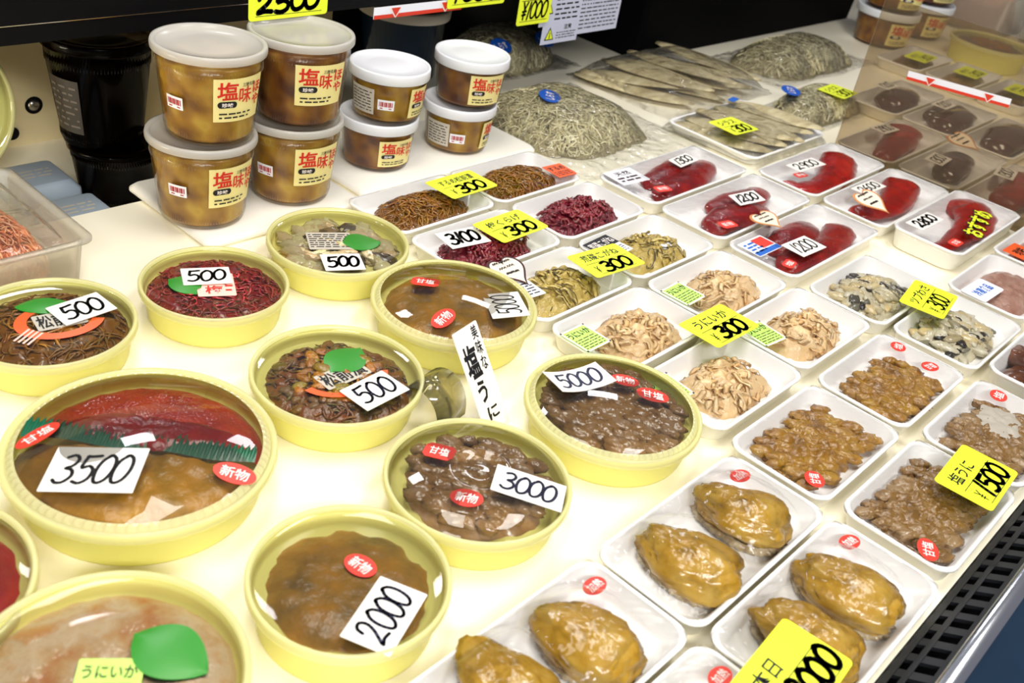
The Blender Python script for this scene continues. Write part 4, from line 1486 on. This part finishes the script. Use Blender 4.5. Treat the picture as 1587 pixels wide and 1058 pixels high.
cup('dark cup with a faint pale label, on top in the shaded corner', .549, 1.070, .0208, .044, .059, .128, 'milky', 'dark_food', grey=-165, group='dark cups in the corner')
# far cups beyond the bags
for (lb, x_, y_, z_) in (('far amber cup with white lid, bottom of the stack by the bags', 2.33, .90, .0005), ('far amber cup with white lid, top of the stack by the bags', 2.33, .90, .0810),
                         ('far amber cup standing behind the striped strip, bottom of its stack', 2.53, .90, .0005), ('far amber cup standing behind the striped strip, top of its stack', 2.53, .90, .0810)):
    cup(lb, x_, y_, z_, .058, .068, .080, 'white', 'hoya_dark', th=-110, lab_z=(.12, .72), lab_w=70, fill=.8, group='far cups of sea squirt')

# the dark blue bucket under the shelf
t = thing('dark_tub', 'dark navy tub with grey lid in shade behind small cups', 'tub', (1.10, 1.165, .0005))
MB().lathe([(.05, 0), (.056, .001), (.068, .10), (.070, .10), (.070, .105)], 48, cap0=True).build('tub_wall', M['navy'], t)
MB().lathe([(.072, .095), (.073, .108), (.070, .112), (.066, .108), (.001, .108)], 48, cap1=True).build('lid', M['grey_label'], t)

# two grey-blue boxes and clear bin at the left
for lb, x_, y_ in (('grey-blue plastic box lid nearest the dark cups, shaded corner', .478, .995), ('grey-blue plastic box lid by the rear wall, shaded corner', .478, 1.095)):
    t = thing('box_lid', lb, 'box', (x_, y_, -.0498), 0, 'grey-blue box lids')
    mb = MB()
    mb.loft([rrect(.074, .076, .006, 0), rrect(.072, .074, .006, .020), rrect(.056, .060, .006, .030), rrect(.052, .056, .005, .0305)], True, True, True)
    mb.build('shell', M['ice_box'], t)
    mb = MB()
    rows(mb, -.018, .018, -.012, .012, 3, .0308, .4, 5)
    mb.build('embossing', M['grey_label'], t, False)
t = thing('clear_bin', 'see-through plastic bin of orange shreds at left edge', 'bin', (.320, .895, .0005))
BW, BD = .150, .170
mb = MB()
mb.loft([rrect(BW - .016, BD - .016, .012, 0), rrect(BW - .010, BD - .010, .012, .003), rrect(BW - .002, BD - .002, .012, .046), rrect(BW + .012, BD + .012, .014, .048), rrect(BW + .012, BD + .012, .014, .0505), rrect(BW - .002, BD - .002, .012, .0505), rrect(BW - .006, BD - .006, .012, .046), rrect(BW - .014, BD - .014, .012, .005)], True, True, True)
mb.build('bin_wall', M['bin'], t)
put(t, lambda m_: strands(mound(m_, .058, .070, .036, 3, .08, (60, .006), 3, z0=.006), 700, .060, .072, .038, .022, .0013, 1.2, 3, 5, .6, .007, lift=.003), 'orange_shreds', 'salmon')
f = film_mesh(MB(), .124, .146, lambda x, y: .003 + .006 * nz3(x, y, 2, 25), .046, 3, .002)
f.build('wrapping', M['bag'], t)
# screw and slot in the rear wall
t = thing('wall_screw', 'round steel screw in the cream rear wall', 'screw', (.546, 1.2395, .001))
MB().lathe([(.0001, .0035), (.004, .0032), (.0065, .0015), (.0075, 0)], 24).build('head', M['screw'], t, True, None, (R(90), 0, 0))
MB().lathe([(.0005, .0004), (.0105, .0003), (.0115, 0)], 24).build('washer', M['black'], t, True, (0, -.0002, 0), (R(90), 0, 0))
mb = MB()
slab(mb, .036, .017, .0084, 0, .0012, .0002, 8)
tag(mb.build('wall_slot', M['black'], None, False, (.506, 1.2398, -.032), (R(90), 0, 0)), 'dark oval slot in the cream rear wall', 'slot')


# ------------------------------------------------------------------ bags of dried whitebait and fish
def bag_film(mb, wd, dp, zf, seed=0, wr=.006, nx=50, ny=40):
    for i in range(ny + 1):
        for j in range(nx + 1):
            x, y = (j / nx - .5) * wd, (i / ny - .5) * dp
            e = min(j, nx - j, i, ny - i)
            xx = x + .008 * nz3(x, y, seed, 12)
            yy = y + .008 * nz3(y, x, seed + 5, 12)
            n1 = abs(nz3(x + seed, y * .6, seed, 22)) + .5 * abs(nz3(x, y, seed, 50))
            z = zf(x, y) + .0025 + wr * n1 * (1.2 if zf(x, y) < .003 else .35)
            if e == 0:
                z = .0012
            mb.v.append((xx, yy, z))
    for i in range(ny):
        for j in range(nx):
            a = i * (nx + 1) + j
            mb.f.append((a, a + 1, a + nx + 2, a + nx + 1))
    return mb


_bait = {}


def whitebait_bag(label, X, Y, z, A, B, h, rz=0, n=1500, seed=0, fx=0, fy=0, fw_=None, fd_=None, sticker=None, ex=2.6):
    t = thing('whitebait_bag', label, 'bag', (X, Y, z), R(rz), 'bags of dried whitebait')
    k = (A, B, h, n, seed)
    if k not in _bait:
        b1 = mound(MB(), A, B, h, ex, .10, (30, .004), seed, 26, 90, .3).data('whitebait', M['shirasu_bed'])
        b2 = strands(MB(), n, A, B, h, .020, .00125, .8, ex, seed, .7, 0, 4, 4, .003, .3).data('small_fish', M['shirasu'])
        _bait[k] = (b1, b2)
    link('whitebait', _bait[k][0], t)
    o = link('small_fish', _bait[k][1], t)
    o['kind'] = 'stuff'
    fl = bag_film(MB(), fw_ or A * 2.3, fd_ or B * 2.3, lambda x, y: max(0, hmound(x + fx, y + fy, A * 1.02, B * 1.02, h * 1.06, ex, .3)), seed)
    fl.build('bag', M['bag'], t, True, (fx, fy, 0))
    if sticker:
        for (sx, sy, sz, sa, tx, ti) in sticker:
            mb = MB()
            ring = [(.026 * math.cos(2 * PI * q / 28), .0165 * math.sin(2 * PI * q / 28)) for q in range(28)]
            mb.loft([[(p[0], p[1], 0) for p in ring], [(p[0], p[1], .0005) for p in ring]], True, True, True)
            s_ = mb.build('sticker', M['blue'], t, False, (sx, sy, sz), (R(ti), 0, R(sa)))
            s_['label'] = 'blue oval sticker'
            tb = MB()
            put_text(tb, tx, -.016, -.007, .032, .014, .0009, .02)
            tb.build('printing', M['ink_white'], s_, False)
    return t


whitebait_bag('large bag of dried whitebait with a blue oval sticker, beside the small cups', 1.176, .884, .0006, .116, .108, .042, 0, 3000, 3, .020, -.020, .29, .28, [(-.026, .008, .0475, 42, 'しらす', 4)], 3.6)
t = whitebait_bag('bag of dried whitebait in shade under the shelf, behind the small cups', 1.31, 1.140, .0006, .11, .070, .055, 0, 900, 5, 0, 0, None, None, [(-.06, -.052, .048, 10, 'しらす', 30), (.05, -.052, .048, 10, 'しらす', 30)])
whitebait_bag('bag of whitebait with blue sticker and yellow card, next to the divider', 1.70, .724, .0006, .106, .054, .034, 0, 1500, 7, 0, 0, None, None, [(-.075, .022, .0395, 38, 'しらす', 0)], 3.2)
whitebait_bag('brownish bag of whitebait farther back, no sticker in view', 1.935, .905, .0006, .175, .078, .042, 0, 1500, 9, 0, 0, None, None, None, 3.2)


def fish(mb, x, y, z, ang, L, W, seed, tilt=0.0):
    rings = []
    nn = 16
    ca, sa = math.cos(ang), math.sin(ang)
    for i in range(nn + 1):
        q = i / nn
        hw = W * (math.sin(PI * min(1, q * .93 + .05)) ** .7) * (1 + .1 * nz3(q * 3, seed, 0, 1))
        hz = .0040 * (math.sin(PI * min(1, q * .9 + .08)) ** .6) + .0003
        cz = z + tilt * (q - .5) + .003 * nz3(q * 2, seed, 3, 1)
        ring = []
        for k in range(14):
            a = 2 * PI * k / 14
            u, v_ = (q - .5) * L, hw * math.cos(a)
            ring.append((x + u * ca - v_ * sa, y + u * sa + v_ * ca, cz + hz * math.sin(a)))
        rings.append(ring)
    mb.loft(rings, True, True, True)
    return mb


# front tray of flat dried fish in a bag
t = thing('dried_fish_pack', 'white tray of bagged flat dried fish under a yellow card', 'fish pack', (1.445, .715, .0006), 0, 'packs of dried fish')
link('tray', tray_data(.23, .165, .016), t)
for k in range(6):
    mb = fish(MB(), -.075 + k * .030, -.004 * (k % 2), .012 + .0042 * (k % 3) + .002 * k * .5, R(-78 + 4 * math.sin(k * 2)), .165, .031, k, .006)
    mb.build('dried_fish', M['dried_fish'], t)
fl = bag_film(MB(), .225, .172, lambda x, y: .026 * max(0, 1 - (x / .118) ** 6) * max(0, 1 - (y / .09) ** 6), 4, .005)
fl.build('bag', M['bag'], t)
for (sx, sy) in ((-.085, .010), (.045, .062)):
    mb = MB()
    slab(mb, .026, .012, .003, 0, .0005, .0001, 3)
    mb.build('blue_sticker', M['blue_ink'], t, False, (sx, sy, .0325), (0, 0, R(10)))['label'] = 'small blue sticker'
yellow_card('yellow 300 card lying on the bagged dried fish', 'シラス', '300', 1.372, .703, .0350, -4, .062, .054, pen=.0017, stand=False)
yellow_card('yellow card lying on the whitebait bag by the divider', 'シラス', '300', 1.716, .702, .0410, 3, .064, .052, pen=.0015, stand=False)
# pile behind
t = thing('dried_fish_pack', 'dark pile of long dried fish in a bag under the shelf edge', 'fish pack', (1.535, .925, .0006), 0, 'packs of dried fish')
for k in range(9):
    mb = fish(MB(), -.118 + k * .029, .008 * math.sin(k * 1.7), .010 + .0085 * (k % 3), R(-66 + 12 * math.sin(k * 2.1)), .21, .031, k + 20, .012 * math.sin(k * 1.3))
    mb.build('dried_fish', M['dried_fish'], t)
fl = bag_film(MB(), .32, .23, lambda x, y: .038 * max(0, 1 - (x / .155) ** 6) * max(0, 1 - (y / .11) ** 6), 14, .006)
fl.build('bag', M['bag'], t)

# ------------------------------------------------------------------ things hung from the shelf edge
def hung(label, x0, x1, z0, z1, y, name, price, pen=.002, nm_w=.6):
    wd, ht = x1 - x0, z1 - z0
    t = thing('yellow_price_card', label, 'price card', ((x0 + x1) / 2, y, (z0 + z1) / 2), 0, 'yellow handwritten price cards')
    t.rotation_euler = (R(90), 0, 0)
    card_mesh(wd, ht, .004).build('card', M['yellow'], t, False)
    mb = MB()
    zz = CARD_T + .0003
    if name:
        put_text(mb, name, -wd * .36, ht * .14, wd * nm_w, ht * .28, zz, .01, .1)
    mb.add([(-wd * .42, ht * .02, zz), (wd * .42, ht * .02, zz), (wd * .42, ht * .035, zz), (-wd * .42, ht * .035, zz)], [(0, 1, 2, 3)])
    hand(mb, price, -wd * .40, -ht * .36, ht * .36, wd * .78, pen, zz)
    mb.add([(-wd * .42, -ht * .42, zz), (wd * .42, -ht * .42, zz), (wd * .42, -ht * .41, zz), (-wd * .42, -ht * .41, zz)], [(0, 1, 2, 3)])
    mb.build('writing', M['ink'], t, False)
    return t


hung('yellow 2500 card standing on a tall cup lid, cut off by the top edge', .632, .736, .2012, .256, .905, '塩ほや', '2500', .0026)
hung('yellow card at the top edge, hung from the shelf above the small cups', .982, 1.094, .169, .228, .9600, 'しらす', '1000', .0022)
t = hung('yellow 1000 card hung from the shelf over the warning sheets', 1.126, 1.198, .133, .200, .9585, 'シラス', '¥1000', .0017)
t = thing('warning_sheets', 'grey-white printed warning sheets hanging below the shelf edge', 'notice', (1.17, .9620, .183), 0)
for k, (x0, x1, z0, z1, yy) in enumerate(((.012, .108, -.058, .0, 0), (.022, .108, -.086, -.052, -.0006), (.102, .210, -.078, .0, .0006))):
    mb = MB()
    mb.box(x0, x1, yy - .0002, yy + .0002, z0, z1)
    sh_ = mb.build('sheet', M['sheet'], t, False)
    tb = MB()
    if k < 2:
        put_text(tb, '注意', x0 + .05, z1 - .014, .018, .008, 0, .02)
        rows(tb, x0 + .034, x1 - .006, z0 + .006, z1 - .016, 3 if k else 5, 0, .35, k)
    else:
        rows(tb, x0 + .006, x1 - .006, z0 + .006, z1 - .004, 11, 0, .3, k)
    tb.v = [(a, yy - .0005, b) for a, b, _ in tb.v]
    tb.build('printing', M['ink'], sh_, False)
    if k < 2:
        tb = MB()
        cx, cz = x0 + .018, (z0 + z1) / 2 - .002
        tb.add([(cx - .011, yy - .0005, cz - .009), (cx + .011, yy - .0005, cz - .009), (cx, yy - .0005, cz + .011)], [(0, 1, 2)])
        tb.add([(cx - .008, yy - .0008, cz - .0072), (cx + .008, yy - .0008, cz - .0072), (cx, yy - .0008, cz + .0075)], [(0, 1, 2)])
        tb.add([(cx - .0012, yy - .0011, cz - .006), (cx + .0012, yy - .0011, cz - .006), (cx + .0008, yy - .0011, cz + .003), (cx - .0008, yy - .0011, cz + .003)], [(0, 1, 2, 3)])
        me = tb.data('warning_mark', [M['ink'], M['yellow']], False)
        me.polygons[1].material_index = 1
        link('warning_mark', me, sh_)


def strip(label, loc, L, H, rot):
    t = thing('striped_strip', label, 'strip', loc, 0, 'white and red arrow strips')
    t.rotation_euler = rot
    mb = MB()
    slab(mb, L, H, .0003, 0, .0012, .0001, 2)
    mb.build('strip', M['white_label'], t, False)
    mb = MB()
    zz = .0015
    mb.add([(-L / 2, -H / 2, zz), (L / 2, -H / 2, zz), (L / 2, -H * .16, zz), (-L / 2, -H * .16, zz)], [(0, 1, 2, 3)])
    for cx in (-L * .27, L * .30):
        mb.add([(cx - H * .55, H * .36, zz + .0006), (cx, -H * .42, zz + .0006), (cx + H * .55, H * .36, zz + .0006)], [(0, 1, 2)])
    mb.build('red_band', M['red_strip'], t, False)
    mb = MB()
    for cx in (-L * .27, L * .30):
        mb.add([(cx - H * .8, H * .36, zz + .0003), (cx, -H * .55, zz + .0003), (cx + H * .8, H * .36, zz + .0003)], [(0, 1, 2)])
    mb.build('arrow_edge', M['ink_white'], t, False)
    return t


strip('white and red arrow strip hung below the black shelf edge', (.935, .9635, .173), .155, .0145, (R(90), 0, 0))
strip('white and red arrow strip on the clear divider, upper right', (1.5222, .452, .161), .152, .0125, (R(90), R(-4), R(-90)))

# clear divider standing across the deck
mb = MB()
mb.box(1.5240, 1.5265, .095, .60, .0004, .25)
tag(mb.build('divider', M['pane'], None, False), 'see-through upright divider across the deck at the right', 'divider')

# far right: a tub and two clear boxes of pink shreds
t = tub('far yellow tub of greenish seaweed near the right edge', 2.46, .70, .090, .050, 0, False, 12)
put(t, lambda m_: mound(m_, .078, .078, .012, 2, .08, (50, .004), 81, z0=.0365), 'seaweed_pickle', 'mixed')
t = tub('far yellow tub of brown kelp at the right picture edge', 2.64, .53, .090, .050, 0, False, 13)
put(t, lambda m_: mound(m_, .078, .078, .012, 2, .08, (50, .004), 83, z0=.0365), 'seaweed_pickle', 'brown_squid')
for lb, x_, y_ in (('far see-through box of pinkish shreds at the top right corner', 2.84, .86), ('far see-through box of pinkish shreds cut off by the right edge', 2.92, .66)):
    t = thing('clear_box', lb, 'box', (x_, y_, .0005), 0, 'far boxes of pink shreds')
    MB().loft([rrect(.20, .17, .012, 0), rrect(.22, .19, .012, .10), rrect(.225, .195, .012, .102), rrect(.21, .18, .012, .100), rrect(.19, .16, .012, .004)], True, True, True).build('box_wall', M['bin'], t)
    put(t, lambda m_: mound(m_, .088, .072, .085, 5, .05, (40, .01), 4, z0=.006, edge=.15), 'pink_shreds', 'salmon')
yellow_card('small far yellow card beside the striped strip, farthest one', 'めかぶ', '300', 2.200, .750, .0300, 4, .082, .048, pen=.0015, stand=False)
yellow_card('small far yellow card in front of the far yellow tub', 'めかぶ', '300', 2.215, .645, .0300, 2, .082, .050, pen=.0015, stand=False)
yellow_card('small far yellow card cut off by the right edge', 'めかぶ', '300', 2.212, .538, .0300, 1, .082, .048, pen=.0015, stand=False)

# black box added to stand in for the dark under the shelf
t = thing('black_shade_box', 'black box added for the deep shade under the shelf, behind dried fish', 'shade_box', (2.02, 1.128, .0005))
MB().loft([rrect(.88, .17, .01, 0), rrect(.90, .19, .01, .15), rrect(.92, .20, .01, .152), rrect(.92, .20, .01, .160), rrect(.88, .17, .01, .160), rrect(.86, .15, .01, .01)], True, True, True).build('shade_box_wall', M['shade_box'], t, False)
MB().loft([rrect(.88, .17, .01, .140), rrect(.88, .17, .01, .144)], True, True, True).build('cover', M['shade_box'], t, False)

# tub added to stand in for a reflection in the rear wall
t = tub('yellow tub of red filling standing in for a wall reflection at left edge', .400, 1.180, .090, .036, 0, False, 14)
put(t, lambda m_: mound(m_, .066, .066, .010, 2, .06, (50, .003), 91, z0=.0225), 'red_roe', 'roe_dark')
t.location = (.400, 1.196, .040)
t.rotation_euler = (R(76), 0, 0)
